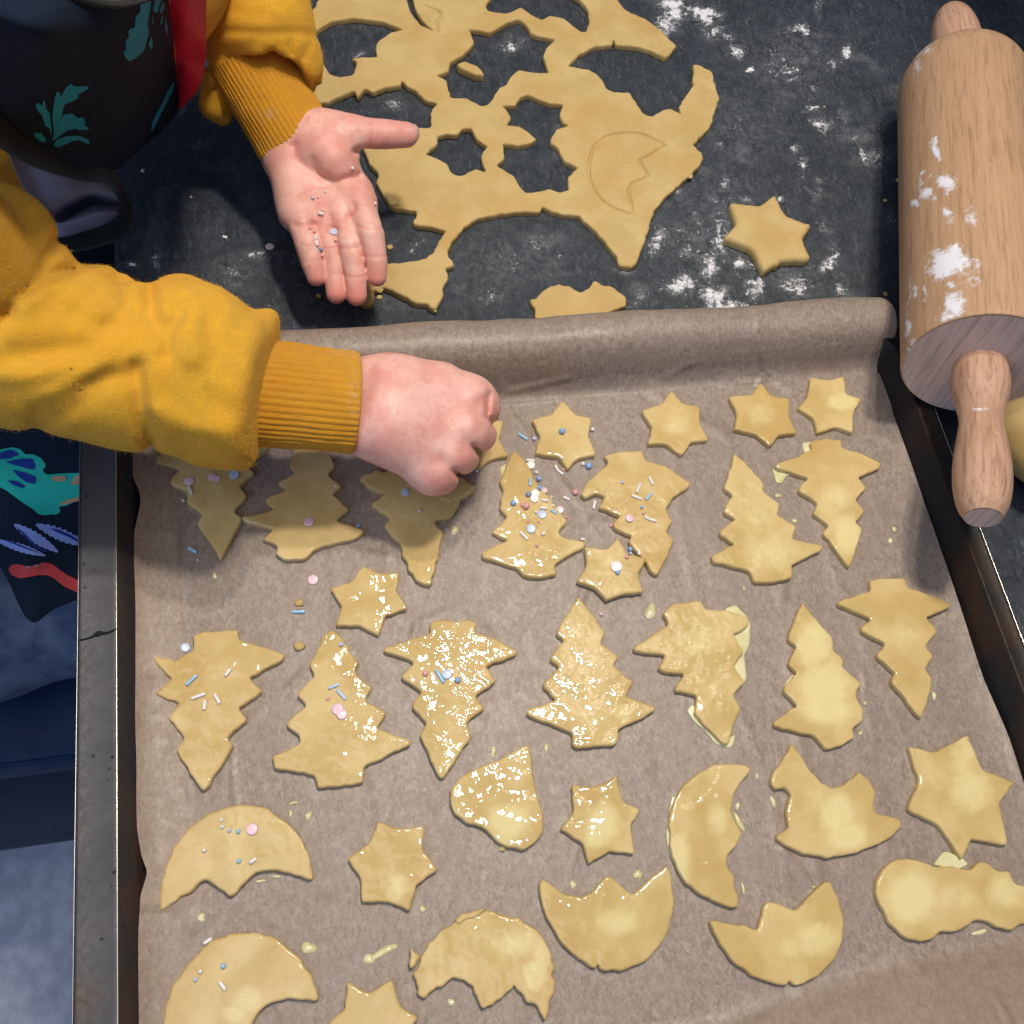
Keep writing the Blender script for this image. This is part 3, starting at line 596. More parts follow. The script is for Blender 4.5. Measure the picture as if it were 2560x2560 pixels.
# ------------------------------------------------------------------ cookies
def star(*a): return list(a)
CK = [
 ('fir_tree_cookie', 'half hidden under the left sleeve', 'd', [(1188,1290),(1055,1095),(1088,1045),(1000,985),(1008,925),(915,885),(913,858),(962,812),(930,792),(845,782),(838,740),(990,690),(1030,600),(1200,580),(1250,655),(1452,668),(1440,700),(1375,742),(1335,790),(1367,830),(1285,892),(1332,945),(1262,1030),(1302,1068)], .35, [(1150,900,120,120,.25)]),
 ('fir_tree_cookie', 'under the ribbed cuff with one pink disc', 'd', [(1620,560),(1690,640),(1730,700),(1778,740),(1800,790),(1758,830),(1836,898),(1788,940),(1875,1020),(1803,1082),(1932,1118),(1963,1142),(1900,1180),(1760,1212),(1690,1240),(1640,1285),(1580,1292),(1530,1290),(1478,1258),(1492,1215),(1408,1178),(1468,1130),(1300,1082),(1295,1060),(1470,1022),(1425,985),(1428,960),(1540,912),(1488,880),(1585,822),(1552,788),(1572,740),(1580,640)], .75, [(1650,1050,160,120,.2)]),
 ('fir_tree_cookie', 'with a torn edge right under the fist', 'e', [(202,855),(215,838),(350,810),(450,740),(620,750),(700,830),(770,862),(830,895),(832,925),(745,965),(748,1000),(705,1052),(622,1080),(667,1150),(640,1230),(592,1432),(560,1432),(470,1340),(430,1215),(345,1115),(372,1070),(285,1000),(285,980),(352,935),(260,910)], .3, [(500,1050,120,160,.2)]),
 ('fir_tree_cookie', 'heaped with pastel sprinkles beside the fist', 'e', [(1045,698),(1098,760),(1135,810),(1150,860),(1195,925),(1250,965),(1262,1010),(1325,1070),(1320,1095),(1275,1140),(1320,1172),(1425,1192),(1412,1228),(1312,1282),(1262,1315),(1267,1368),(1180,1387),(1100,1378),(1055,1335),(870,1278),(862,1247),(940,1215),(1010,1185),(960,1168),(922,1140),(1005,1062),(960,1012),(985,925),(964,870),(990,800)], 1.0, []),
 ('fir_tree_cookie', 'upside down with a hooked branch and white rods', 'e', [(1525,730),(1590,712),(1732,704),(1742,757),(1860,790),(1991,880),(1975,905),(1905,952),(1855,1015),(1893,1087),(1855,1140),(1896,1190),(1850,1300),(1812,1375),(1785,1370),(1750,1310),(1650,1190),(1672,1160),(1575,1122),(1568,1095),(1612,1055),(1490,1012),(1525,950),(1480,938),(1420,965),(1393,935),(1440,868),(1532,790),(1545,765)], .72, [(1620,900,160,100,.15)]),
 ('fir_tree_cookie', 'upright and plain in the upper right of the tray', 'f', [(375,716),(425,765),(537,880),(528,925),(617,990),(600,1050),(712,1110),(680,1178),(855,1215),(840,1242),(685,1320),(692,1385),(590,1410),(480,1412),(462,1352),(262,1302),(246,1270),(378,1203),(300,1162),(298,1133),(380,1070),(312,1032),(367,942),(320,907),(335,860)], .45, [(500,1050,130,130,.5),(570,1250,170,110,.65)]),
 ('fir_tree_cookie', 'upside down with pale glaze pooled at its tip, upper right', 'f', [(780,655),(870,640),(948,645),(952,690),(1070,725),(1160,770),(1150,802),(1038,848),(1085,905),(1025,970),(1073,1030),(1028,1088),(1062,1130),(1000,1328),(982,1325),(852,1148),(882,1105),(795,1042),(822,985),(720,922),(718,903),(772,852),(592,795),(600,776),(700,740),(790,700)], .5, [(920,960,110,110,.6),(985,1150,80,130,1.0)]),
 ('fir_tree_cookie', 'upside down with four white rods at the far left', 'd', [(1035,1700),(1100,1672),(1280,1664),(1287,1722),(1420,1760),(1533,1800),(1520,1828),(1343,1920),(1412,1998),(1278,2086),(1330,2146),(1222,2244),(1255,2288),(1105,2528),(1085,2528),(948,2318),(992,2246),(912,2148),(912,2126),(968,2058),(840,2018),(838,2000),(928,1926),(870,1890),(838,1840),(820,1808),(850,1808),(950,1832),(1045,1770)], .8, [(1130,2200,80,90,.3)]),
 ('fir_tree_cookie', 'upright with a rounded tip and a pink double disc', 'g', [(1742,-160),(1785,-182),(1840,-135),(1880,-60),(1927,0),(1905,50),(2000,130),(1958,202),(2077,265),(2018,350),(2206,412),(2203,437),(1953,555),(1955,638),(1818,662),(1703,665),(1695,600),(1475,562),(1460,500),(1612,430),(1605,382),(1538,332),(1540,313),(1648,222),(1597,178),(1600,150),(1690,70),(1665,15),(1680,-40),(1720,-110)], .85, []),
 ('fir_tree_cookie', 'upside down with a blue rod and discs, left of centre', 'h', [(590,-218),(625,-234),(832,-228),(835,-166),(950,-130),(1057,-61),(1050,-44),(888,15),(948,95),(832,175),(884,240),(787,318),(814,390),(662,617),(643,617),(532,380),(574,320),(496,235),(500,208),(548,150),(438,80),(440,60),(508,0),(470,-25),(338,-66),(345,-86),(590,-160)], 1.0, [(650,300,90,120,.2)]),
 ('fir_tree_cookie', 'large and upright in the centre of the tray', 'h', [(1385,-360),(1440,-286),(1532,-166),(1508,-106),(1602,-36),(1570,12),(1682,95),(1638,175),(1804,235),(1790,262),(1598,350),(1602,415),(1580,440),(1375,452),(1353,430),(1355,375),(1113,275),(1108,250),(1268,195),(1198,130),(1198,100),(1283,15),(1233,-20),(1238,-42),(1308,-126),(1268,-160),(1288,-205)], .6, [(1620,260,80,60,.6),(1450,60,110,90,.25)]),
 ('fir_tree_cookie', 'upside down in spilled egg wash, right of centre', 'f', [(-8,1575),(40,1530),(192,1504),(225,1557),(340,1558),(457,1602),(450,1645),(370,1692),(428,1785),(372,1860),(432,1945),(368,2016),(408,2081),(342,2278),(318,2278),(158,2116),(175,2020),(58,1992),(60,1970),(108,1900),(0,1892),(-30,1870),(8,1800),(-160,1782),(-168,1762),(-60,1690),(22,1640),(12,1600)], .5, [(180,1720,150,140,.5),(250,1960,100,100,.35)]),
 ('fir_tree_cookie', 'upright and covered in pale egg wash', 'f', [(738,1516),(838,1640),(897,1700),(902,1770),(965,1830),(950,1862),(1063,1956),(1022,2016),(1072,2096),(1062,2156),(1010,2193),(1022,2246),(950,2286),(860,2308),(812,2236),(590,2183),(585,2161),(712,2071),(640,1996),(638,1976),(712,1896),(662,1850),(710,1752),(662,1720),(668,1688)], .45, [(800,1750,110,150,1.0),(860,1960,150,160,1.0),(880,2090,160,90,1.0)]),
 ('fir_tree_cookie', 'upside down at the right edge of the paper', 'f', [(1100,1400),(1150,1390),(1292,1387),(1302,1440),(1420,1475),(1535,1525),(1530,1547),(1403,1600),(1463,1670),(1455,1692),(1398,1750),(1442,1805),(1398,1880),(1438,1925),(1435,1956),(1382,2138),(1368,2138),(1218,1946),(1238,1896),(1145,1815),(1142,1800),(1188,1740),(1052,1672),(1060,1653),(1108,1605),(930,1532),(930,1512),(1112,1455)], .5, [(1280,1680,130,130,.45)]),
 ('star_cookie', 'holding one blue bead, right of the fist', 'e', star((1300,437),(1372,512),(1455,530),(1440,620),(1480,730),(1385,747),(1328,808),(1280,740),(1150,722),(1180,625),(1133,540),(1240,512)), .75, []),
 ('star_cookie', 'alone at the back, second from the right-hand pair', 'f', star((38,383),(100,455),(192,465),(188,560),(240,650),(140,665),(95,735),(10,672),(-91,668),(-66,585),(-120,490),(-16,455)), .5, [(70,570,90,70,.6)]),
 ('star_cookie', 'left one of the pair in the back right corner', 'f', star((518,340),(575,412),(672,425),(668,520),(712,612),(615,620),(567,684),(490,615),(370,590),(392,510),(343,412),(465,408)), .35, [(520,500,90,90,.55)]),
 ('star_cookie', 'right one of the pair in the back right corner', 'f', star((785,312),(880,328),(963,305),(975,402),(1060,430),(1010,510),(1014,614),(920,578),(820,614),(800,530),(712,480),(768,415)), .3, [(960,440,90,50,1.0)]),
 ('star_cookie', 'partly hidden behind the fist', 'e', star((985,543),(962,640),(1010,735),(910,755),(852,805),(800,740),(730,720),(760,640),(735,560),(820,545),(870,470),(930,545)), .8, []),
 ('star_cookie', 'lapping the hooked tree, with a white oval disc', 'e', star((1598,1172),(1645,1265),(1755,1280),(1700,1375),(1737,1465),(1640,1475),(1535,1510),(1478,1445),(1378,1407),(1430,1325),(1417,1222),(1540,1237)), .7, []),
 ('star_cookie', 'below the torn tree in the left half', 'e', star((230,1320),(320,1362),(427,1358),(412,1460),(472,1550),(355,1590),(315,1703),(215,1640),(88,1647),(115,1540),(55,1447),(165,1412)), .95, [(300,1430,60,60,.45)]),
 ('star_cookie', 'between the two left moons and the heart', 'h', star((308,842),(430,887),(560,868),(548,990),(632,1110),(515,1190),(482,1325),(350,1277),(218,1285),(220,1150),(145,1045),(268,958)), .7, [(410,1200,80,90,.7)]),
 ('star_cookie', 'with a glassy pool, right of the heart', 'h', star((1592,598),(1622,740),(1718,782),(1665,870),(1688,1022),(1550,1007),(1442,1077),(1405,960),(1283,890),(1358,800),(1352,650),(1490,660)), .6, [(1520,850,100,120,1.0),(1480,930,70,70,.9)]),
 ('star_cookie', 'largest one, at the right edge above the snowman', 'i', star((1625,383),(1705,570),(1878,635),(1795,750),(1842,977),(1645,945),(1592,1052),(1468,865),(1300,785),(1365,640),(1308,445),(1450,475)), .35, [(1600,500,90,150,.6),(1640,680,130,130,.8)]),
 ('star_cookie', 'cut off by the bottom edge of the picture', 'h', star((150,1708),(265,1768),(388,1688),(428,1840),(530,1900),(450,2010),(430,2130),(300,2090),(150,2140),(120,2030),(20,1950),(132,1850)), .8, []),
 ('star_cookie', 'thick and unglazed on the floury worktop', 'c', star((590,1050),(650,1165),(792,1218),(738,1290),(788,1402),(640,1405),(530,1467),(470,1340),(318,1285),(385,1205),(345,1093),(510,1112)), 0, []),
 ('heart_cookie', 'tilted, with a bright reflection', 'h', [(1118,430),(1131,470),(1142,600),(1167,720),(1195,800),(1197,900),(1160,965),(1090,1000),(1020,990),(950,960),(900,900),(868,870),(790,860),(725,810),(695,740),(700,670),(740,620),(800,580),(950,520),(1050,462)], .85, [(1010,850,120,110,.95),(980,920,90,70,.7)]),
 ('moon_cookie', 'crescent with beads and a pink disc, upper left moon', 'g', [(853,1337),(850,1270),(880,1130),(930,980),(1020,880),(1120,800),(1240,763),(1340,756),(1440,780),(1540,850),(1620,940),(1665,1050),(1687,1162),(1660,1160),(1560,1125),(1450,1105),(1375,1120),(1320,1165),(1265,1242),(1240,1252),(1180,1205),(1115,1155),(1075,1170),(1030,1228),(980,1245),(900,1310)], .6, [(1250,1000,120,90,.3)]),
 ('moon_cookie', 'crescent cut off at the lower left corner', 'g', [(880,1950),(885,1850),(930,1720),(1010,1610),(1130,1490),(1250,1443),(1390,1440),(1490,1475),(1600,1570),(1680,1690),(1717,1803),(1700,1810),(1560,1795),(1450,1820),(1380,1880),(1330,1990),(1290,2080),(1230,2110),(1180,2050),(1100,2080),(1050,2160),(900,2250),(870,2100)], .7, [(1320,1800,110,80,.7),(1260,1880,70,70,.7)]),
 ('moon_cookie', 'with a ragged crumbly edge at the bottom', 'h', [(1215,1917),(1185,1890),(1140,1820),(1080,1770),(1035,1705),(975,1790),(880,1847),(850,1800),(820,1730),(760,1695),(700,1700),(620,1740),(545,1802),(508,1760),(518,1700),(505,1650),(545,1600),(560,1550),(600,1480),(680,1400),(760,1370),(790,1345),(920,1330),(1040,1355),(1130,1400),(1200,1480),(1245,1580),(1257,1680),(1245,1790)], .8, [(1040,1500,170,80,.75),(1150,1670,70,90,1.0),(1190,1560,60,110,.8)]),
 ('moon_cookie', 'like a crown with a split rim, bottom centre', 'h', [(1190,1148),(1250,1195),(1320,1235),(1400,1247),(1460,1225),(1510,1165),(1545,1128),(1600,1175),(1670,1243),(1730,1190),(1750,1165),(1790,1140),(1862,1076),(1885,1150),(1898,1280),(1880,1400),(1830,1510),(1740,1600),(1620,1647),(1500,1643),(1492,1600),(1484,1641),(1390,1590),(1300,1500),(1240,1410),(1195,1310),(1174,1200)], .75, [(1600,1380,150,90,.75)]),
 ('moon_cookie', 'upright crescent left of the rocking horse', 'i', [(470,566),(440,545),(370,536),(270,540),(190,580),(110,640),(50,730),(25,850),(30,980),(60,1080),(110,1170),(190,1240),(290,1285),(370,1312),(397,1307),(400,1240),(370,1190),(370,1130),(328,1070),(335,1030),(400,960),(420,910),(380,850),(353,790),(370,700),(410,640)], .75, [(290,830,70,110,.7),(80,1040,80,150,.9)]),
 ('moon_cookie', 'with a cracked rim at the bottom right', 'i', [(236,1373),(290,1380),(370,1402),(420,1398),(495,1432),(510,1400),(525,1320),(545,1272),(610,1290),(700,1325),(740,1290),(800,1220),(870,1158),(890,1163),(930,1260),(967,1380),(950,1500),(900,1600),(820,1680),(700,1728),(684,1725),(672,1690),(664,1726),(600,1720),(480,1680),(370,1600),(300,1500),(260,1430)], .35, [(820,1480,150,110,.7),(680,1520,100,80,.5)]),
 ('rocking_horse_cookie', 'coated in pale egg wash', 'i', [(685,426),(720,480),(780,570),(840,640),(900,665),(960,650),(1010,610),(1045,578),(1090,620),(1137,690),(1118,770),(1135,810),(1200,815),(1262,835),(1273,870),(1220,930),(1120,980),(1000,1022),(880,1042),(750,1020),(650,980),(600,940),(608,910),(662,888),(653,780),(680,700),(650,665),(600,673),(565,640),(575,600),(610,550),(650,490)], .45, [(930,800,100,130,1.0),(980,920,120,80,1.0),(800,720,90,110,.4)]),
 ('snowman_cookie', 'flooded with pale egg wash at the right edge', 'i', [(1138,1260),(1133,1180),(1160,1110),(1220,1060),(1310,1043),(1390,1060),(1440,1092),(1540,1085),(1640,1112),(1680,1063),(1740,1070),(1790,1117),(1850,1113),(1880,1183),(1940,1190),(1990,1230),(2005,1300),(1960,1380),(1900,1400),(1860,1432),(1800,1420),(1750,1390),(1680,1368),(1640,1400),(1560,1442),(1490,1433),(1430,1480),(1370,1492),(1280,1470),(1200,1382)], .4, [(1330,1250,150,160,1.0),(1560,1250,150,90,.5),(1830,1220,110,110,.8)]),
]
CAT = dict(fir_tree_cookie='tree cookie', star_cookie='star cookie', heart_cookie='heart cookie', moon_cookie='moon cookie', rocking_horse_cookie='rocking horse cookie', snowman_cookie='snowman cookie')
GRP = dict(fir_tree_cookie='fir tree cookies on the tray', star_cookie='star cookies', moon_cookie='moon cookies on the tray')
KIND = dict(fir_tree_cookie='fir tree cookie', star_cookie='six-pointed star cookie', heart_cookie='heart cookie', moon_cookie='moon cookie', rocking_horse_cookie='rocking horse cookie', snowman_cookie='snowman cookie')
SHORT = {}
for n_, (nm, desc, t_, pts, wet, pools) in enumerate(CK):
    zt = .0062; zb = .0031; th = .0034; rad = .0010; pil = .0001
    onc = 'worktop' in desc
    if onc: zb, th, zt, rad = .0001, .0062, .005, .0026
    if n_ == 19: zb = .0038
    P = PXA(T(t_, pts), zt-.001)[:, :2]
    sg = .00082 if 'star' in nm or 'tree' in nm or 'horse' in nm else .0013
    if onc: sg = .0016
    PB = blobs(t_, pools) if pools else []
    at = {'wet': (lambda w_: (lambda pp: np.full(len(pp), w_)))(wet), 'pool': (lambda B: (lambda pp: evalb(B, pp, 2.6)))(PB)}
    rag = .00045 if 'ragged' in desc or 'torn edge' in desc else .00016
    o = slab(nm, [outline(P, sig=sg, jit=rag*1.05, seed=20+n_)], zb, th, rad, M['dough'] if onc else M['cookie'], attrs=None if onc else at, lump=.00028, seed=n_, pillow=pil, grid=.0010,
             label='%s %s' % (KIND[nm], desc), category=CAT[nm], group=GRP.get(nm))
    SHORT[o.name] = (KIND[nm], desc)
# curled dough offcuts beside the torn tree and ragged moon
for k, (t_, pts, lab) in enumerate([('e', [(640,960),(690,905),(760,880),(835,898),(828,930),(745,962),(700,985)], 'raised dough flap at the torn branch under the fist'),
      ('h', [(720,1375),(760,1340),(835,1325),(888,1303),(880,1325),(850,1352),(790,1375),(745,1400)], 'dough shaving standing off the top of the ragged moon'),
      ('h', [(478,1530),(500,1515),(515,1560),(540,1570),(522,1600),(500,1640),(480,1635),(488,1580)], 'dough shaving at the left horn of the ragged moon')]):
    slab('dough_scrap', [dl(t_, pts, .006, seed=70+k, sig=.0006, jit=.0003)], .0035, .0040, .001, M['cookie'], attrs={'wet': lambda pp: np.full(len(pp), .4), 'pool': lambda pp: np.zeros(len(pp))}, seed=70+k, label=lab, category='dough scrap')

# spilled egg wash and drops
def puddle(t_, pts, lab, h=.0007, nm='egg_wash_puddle', cat='egg wash', zb=.0030, group=None):
    return slab(nm, [dl(t_, pts, zb, seed=len(pts), sig=.0009)], zb, h, min(h*.95, .0009), M['egg'], grid=.0012, lump=.00005, seed=len(pts), label=lab, category=cat, group=group)
puddle('f', [(330,1545),(380,1530),(430,1570),(465,1620),(460,1740),(430,1800),(445,1930),(400,1990),(330,1900),(300,1700)], 'pale egg wash running out along the right side of the upside-down tree')
puddle('f', [(735,665),(790,650),(860,700),(760,730)], 'egg wash seeping at the trunk of the upper right tree')
puddle('f', [(580,800),(620,790),(720,830),(655,840),(630,880),(600,878)], 'egg wash dripping from a branch of the upper right tree')
puddle('f', [(640,1960),(690,1900),(720,1920),(730,2060),(660,2000)], 'egg wash beside the left branches of the pale tree')
puddle('e', [(965,790),(1010,770),(1040,900),(1000,1000),(972,960),(980,880)], 'egg wash along the left side of the sprinkled tree')
puddle('z', [(650,940),(690,930),(720,1060),(820,1130),(815,1165),(700,1140),(610,1080)], 'egg wash with sprinkles at the right side of the sprinkled tree')
puddle('i', [(118,250),(150,215),(260,340),(350,400),(385,375),(375,430),(350,455),(270,430),(235,380),(150,300)], 'egg wash around the pointed tip of the upside-down tree')
puddle('i', [(15,850),(40,700),(80,720),(60,1000),(80,1100),(40,1060),(10,950)], 'thin egg wash rim along the upright crescent')
puddle('i', [(1500,1000),(1600,1040),(1640,1080),(1560,1110),(1440,1080)], 'egg wash between the big star and the snowman')
DROPS = [('e',723,1128,20,22,0),('e',1775,1565,27,42,0),('f',612,942,16,11,0),('f',702,1078,15,12,0),('f',1236,1122,13,12,0),('f',1215,1183,15,14,0),('h',930,468,14,30,0),('h',980,992,20,15,0),('h',1705,1130,22,28,0),('h',1358,1185,20,19,0),('h',552,1315,18,17,0),
 ('h',705,1815,18,21,0),('h',340,1545,75,24,-30),('h',262,1585,34,26,-20),('i',585,737,13,30,-20),('i',403,850,17,50,-30),('i',395,762,12,19,0),('i',425,1205,9,28,-10),('i',1695,1440,38,15,-10),('i',1488,1612,18,11,0),('i',498,1905,42,14,-20),('i',1080,210,10,10,0),('i',1055,370,11,11,0),
 ('g',1080,1362,27,22,-20),('g',1655,1525,36,36,20),('g',1575,745,24,9,-20),('g',1655,815,24,20,-40),('g',1560,802,10,18,0),('d',1152,1372,14,16,0),('i',1450,170,10,22,0),('f',430,1440,5,12,0),('i',500,600,9,14,0),('i',805,1196,8,8,0),('h',1215,450,14,22,-20),('i',1370,285,14,10,0),('g',1400,1165,26,9,-5),('g',1485,1140,20,9,0)]
for k, (t_, x, y, rx, ry, an) in enumerate(DROPS):
    c = T(t_, [(x, y)])[0]; s = TILE[t_][2]; ca, sa = math.cos(math.radians(an)), math.sin(math.radians(an)); rr = np.random.default_rng(k)
    ph = rr.uniform(0, 6, 3)
    pts = [(c[0]+s*(ca*rx*q*math.cos(a)-sa*ry*q*math.sin(a)), c[1]+s*(sa*rx*q*math.cos(a)+ca*ry*q*math.sin(a))) for a in np.linspace(0, 2*math.pi, 20, endpoint=False) for q in [1+.14*math.sin(2*a+ph[0])+.1*math.sin(3*a+ph[1])]]
    W = PXA(pts, .0031)[:, :2]; ctr = W.mean(0); V = [(ctr[0], ctr[1], .0031+min(.0011, .00028*min(rx, ry)*s*.35))]
    for q, zz in ((.5, .8), (.85, .45), (1.0, 0)):
        for p in W: V.append((*(ctr+(p-ctr)*q), .0030+(V[0][2]-.0030)*zz))
    n = 20; Fl = [(0, 1+i, 1+(i+1) % n) for i in range(n)]+[(1+j*n+i, 1+(j+1)*n+i, 1+(j+1)*n+(i+1) % n, 1+j*n+(i+1) % n) for j in (0, 1) for i in range(n)]
    big = max(rx, ry)*s > 11
    mk('egg_wash_drop', V, Fl, M['egg'], label='small pale drop of egg wash dried on the baking paper', category='egg wash drop', group='drops of egg wash on the baking paper')
# ------------------------------------------------------------------ rolling pin and dough ball
PA, PB_ = PX(2451, 914, .0575), PX(2404, 172, .0385)
def pin():
    ax = (PB_-PA); L = np.linalg.norm(ax); ax /= L; Rr = .0354
    rp = empty('rolling_pin', (PA[0], PA[1], .02), label='wooden rolling pin dusted with flour lying beside the tray', category='rolling pin')
    FB = blobs('c', [(1465,800,26,70,.55),(1480,745,14,30,.5),(1380,925,18,22,.5),(1375,975,16,30,.4),(1435,945,22,16,.45),(1510,975,60,45,.5),(1520,1020,36,30,.4),(1400,1030,40,50,.5),(1350,1085,40,30,.52),(1425,1080,22,18,.4),(1535,1140,44,28,.52),(1640,1170,46,80,.33),(1530,1200,30,60,.3),
      (1540,1400,120,80,.62),(1480,1450,90,50,.55),(1570,1340,50,50,.55),(1680,1420,34,50,.33),(1550,1530,50,24,.48),(1395,1555,18,30,.5),(1335,1560,16,60,.36),(1385,1610,20,16,.4),(1560,1640,60,80,.58),(1520,1700,70,40,.45),(1600,1600,26,50,.4),(1640,1500,60,90,.26),(1300,1750,20,110,.45),(1310,1600,14,200,.3),(1360,330,40,110,.30),(1330,1850,40,60,.35),(1400,260,60,60,.3)])
    prof = [(0, Rr-.0008), (.0005, Rr-.0002), (.0015, Rr)]+[(t, Rr) for t in np.linspace(.003, L-.024, 150)]
    prof += [(L-.024+.024*math.sin(a), Rr-.019*(1-math.cos(a))) for a in np.linspace(0, math.pi/2, 16)[1:]]
    lathe('barrel', PA, PB_, prof, M['pinwood'], rp, 180, flour=lambda pp, W: evalb(FB, pp, 2.0, 14.0))
    # cut end face
    n = 64; Q = Vector(ax).to_track_quat('Z', 'Y'); RM = np.array(Q.to_matrix())
    V = [PA-ax*.0004+RM@np.array([(Rr-.0010)*math.cos(2*math.pi*k/n), (Rr-.0010)*math.sin(2*math.pi*k/n), 0]) for k in range(n)]
    mk('end_face', V, [tuple(range(n))], M['endwood'], rp, smooth=False, attrs={'flour': [0]*n}, label='sawn end face with darker grain')
    hd = -ax; hd = hd + np.array([-.022, 0, -.03]); hd /= np.linalg.norm(hd); A = PA-ax*(-.002); B = PA+hd*.09
    p = catmull([(0, .0112), (.006, .0124), (.016, .0128), (.028, .0104), (.036, .0096), (.048, .0110), (.060, .0123), (.072, .0121), (.081, .0104), (.0862, .0078)], 6)
    lathe('handle', A, B, [(a, r) for a, r in p], M['handlewood'], rp, 48, flour=lambda pp, W: evalb(blobs('r', [(960,1040,110,20,.36),(1100,1230,40,60,.2)]), pp, 2))
    n = 32; Q = Vector(hd).to_track_quat('Z', 'Y'); RM = np.array(Q.to_matrix()); c = A+(B-A)/np.linalg.norm(B-A)*.0865
    mk('handle_end', [c+RM@np.array([.0076*math.cos(2*math.pi*k/n), .0076*math.sin(2*math.pi*k/n), 0]) for k in range(n)], [tuple(range(n))], M['endwood'], rp, smooth=False, attrs={'flour': [0]*n}, label='flat sawn tip of the near handle')
    p2 = catmull([(0, .011), (.008, .0132), (.020, .0142), (.034, .0135), (.046, .0105), (.053, .006), (.0555, .001)], 6)
    bd = PX(2385, 40, .040)-PB_; bd[2] = 0; bd /= np.linalg.norm(bd)
    lathe('handle', PB_-ax*.003, PB_+bd*.09, [(a, max(r, .0004)) for a, r in p2], M['handlewood'], rp, 40, flour=lambda pp, W: np.zeros(len(pp)))
pin()
cB = PX(2650, 1085, .024); 
def ballsdf(P):
    d = np.linalg.norm((P-cB)*[1, 1, 1.35], axis=-1)-.034
    return d
DB = sdfmesh('dough_ball', lambda P: smin(ballsdf(P), capsd(P, cB+[-.012, .012, 0], .024, cB+[.02, .01, 0], .02), .006), cB-.045, cB+.045, .0016, M['dough'], None, label='lump of kneaded dough beside the rolling pin handle', category='dough')
DB.location.z = .001

# ------------------------------------------------------------------ the child
CH = empty('person', (-.30, .35, -.45), label='child in a yellow jumper and dark print apron sprinkling cookies from an open palm', category='person')
def red(t_list, pale=()):
    RB = []; PBl = []
    for t_, l in t_list: RB += blobs(t_, l)
    for t_, l in pale: PBl += blobs(t_, l)
    return lambda V: {'red': evalb(RB, PROJ(V), 2), 'pale': evalb(PBl, PROJ(V), 2) if PBl else np.zeros(len(V))}
# open palm
def palm(P):
    pal = [[(400,985,.034,170),(620,950,.034,165),(860,860,.036,150)], [(270,60,.052,140),(460,330,.046,185)], [(70,210,.050,140),(240,500,.044,180)], [(170,130,.052,150),(350,420,.046,200)], [(290,600,.044,182),(325,1010,.040,128)], [(400,600,.040,170),(540,1030,.038,122)],
           [(520,600,.040,170),(715,1010,.039,128)], [(640,560,.042,175),(890,920,.042,132)], [(510,365,.052,205),(690,560,.052,160)], [(640,330,.052,175),(800,330,.054,142)], [(300,420,.044,200),(560,700,.036,160)]]
    d = None
    for c in pal:
        e = chain(P, 'p', c); d = e if d is None else smin(d, e, .009)
    fs = [[(890,930,.043,130),(985,1200,.044,124),(1036,1430,.038,100),(1043,1560,.034,84)], [(735,1030,.040,124),(812,1300,.040,118),(855,1550,.034,99),(868,1722,.029,90)],
          [(560,1040,.039,118),(640,1300,.038,100),(680,1500,.033,98),(694,1700,.028,92)], [(375,1030,.041,122),(448,1280,.040,114),(492,1450,.036,102),(520,1555,.033,86)]]
    f = None
    for c in fs:
        e = chain(P, 'p', c); f = e if f is None else smin(f, e, .0006)
    th = chain(P, 'p', [(740,330,.054,155),(870,322,.056,136),(1000,325,.056,128),(1130,330,.055,123),(1295,335,.053,107)])
    d = smin(d, f, .006); d = smin(d, th, .006)
    pp = PROJ(P)
    for t_, ln, am, sg in [('p', [(330,430),(345,540),(430,615),(520,665),(600,710),(700,735),(880,690)], .0013, 17), ('p', [(480,560),(560,690),(650,760),(690,800)], .0010, 20), ('p', [(620,790),(760,720),(880,690)], .0006, 14),
                       ('p', [(340,1115),(420,1128),(500,1105)], .0010, 10), ('p', [(590,1160),(640,1135),(700,1150)], .0008, 10), ('p', [(790,1060),(845,1010),(850,940)], .0012, 12), ('p', [(480,1090),(520,1170),(545,1290)], .0006, 10),
                       ('p', [(370,860),(500,790),(620,790)], .0004, 14), ('p', [(895,1370),(1050,1385),(1120,1370)], .00022, 8), ('p', [(755,1540),(860,1560),(945,1545)], .00022, 8), ('p', [(585,1530),(670,1545),(755,1530)], .00022, 8), ('p', [(395,1420),(470,1440),(560,1415)], .00022, 8),
                       ('p', [(985,230),(1000,330),(985,440)], .0005, 10), ('p', [(850,480),(900,465),(950,480)], .0016, 14), ('p', [(700,1180),(720,1400),(770,1640)], .0004, 8), ('p', [(860,1080),(900,1230),(950,1480)], .0004, 8),
                       ('p', [(870,1120),(990,1150),(1100,1130)], .0003, 8), ('p', [(720,1300),(810,1310),(900,1290)], .0003, 8), ('p', [(310,440),(350,300),(430,190)], .0006, 12)]:
        d = d + am*np.exp(-(pldist(pp, T(t_, ln))/(sg*.2899*2.2))**2)
    # soft fullness of the palm pads
    for x, y, r, am in ((560,420,190,.0016), (300,760,150,.0010), (640,960,120,.0006), (400,1010,90,.0006)):
        c = T('p', [(x, y)])[0]; d = d - am*np.exp(-((pp-c)**2).sum(-1)/(r*.2899)**2)
    return d
rd = red([('p', [(1050,1560,110,140,.95),(870,1720,110,150,.95),(695,1690,110,150,.95),(520,1560,110,150,.9),(620,440,170,140,.55),(1250,350,200,100,.6),(1100,400,150,60,.6),(480,1080,220,100,.45),(800,780,200,90,.35),(200,560,110,60,.45),(600,960,120,100,.4),(640,1350,30,200,.35),(900,1200,30,200,.4)])],
         [('p', [(260,760,140,170,.6),(640,740,120,60,.7),(480,200,200,60,.35),(1000,1200,80,160,.3),(450,1280,80,120,.3),(820,1350,60,150,.3)])])
pa = lambda z, *q: PX(*T('p', [q])[0], z)
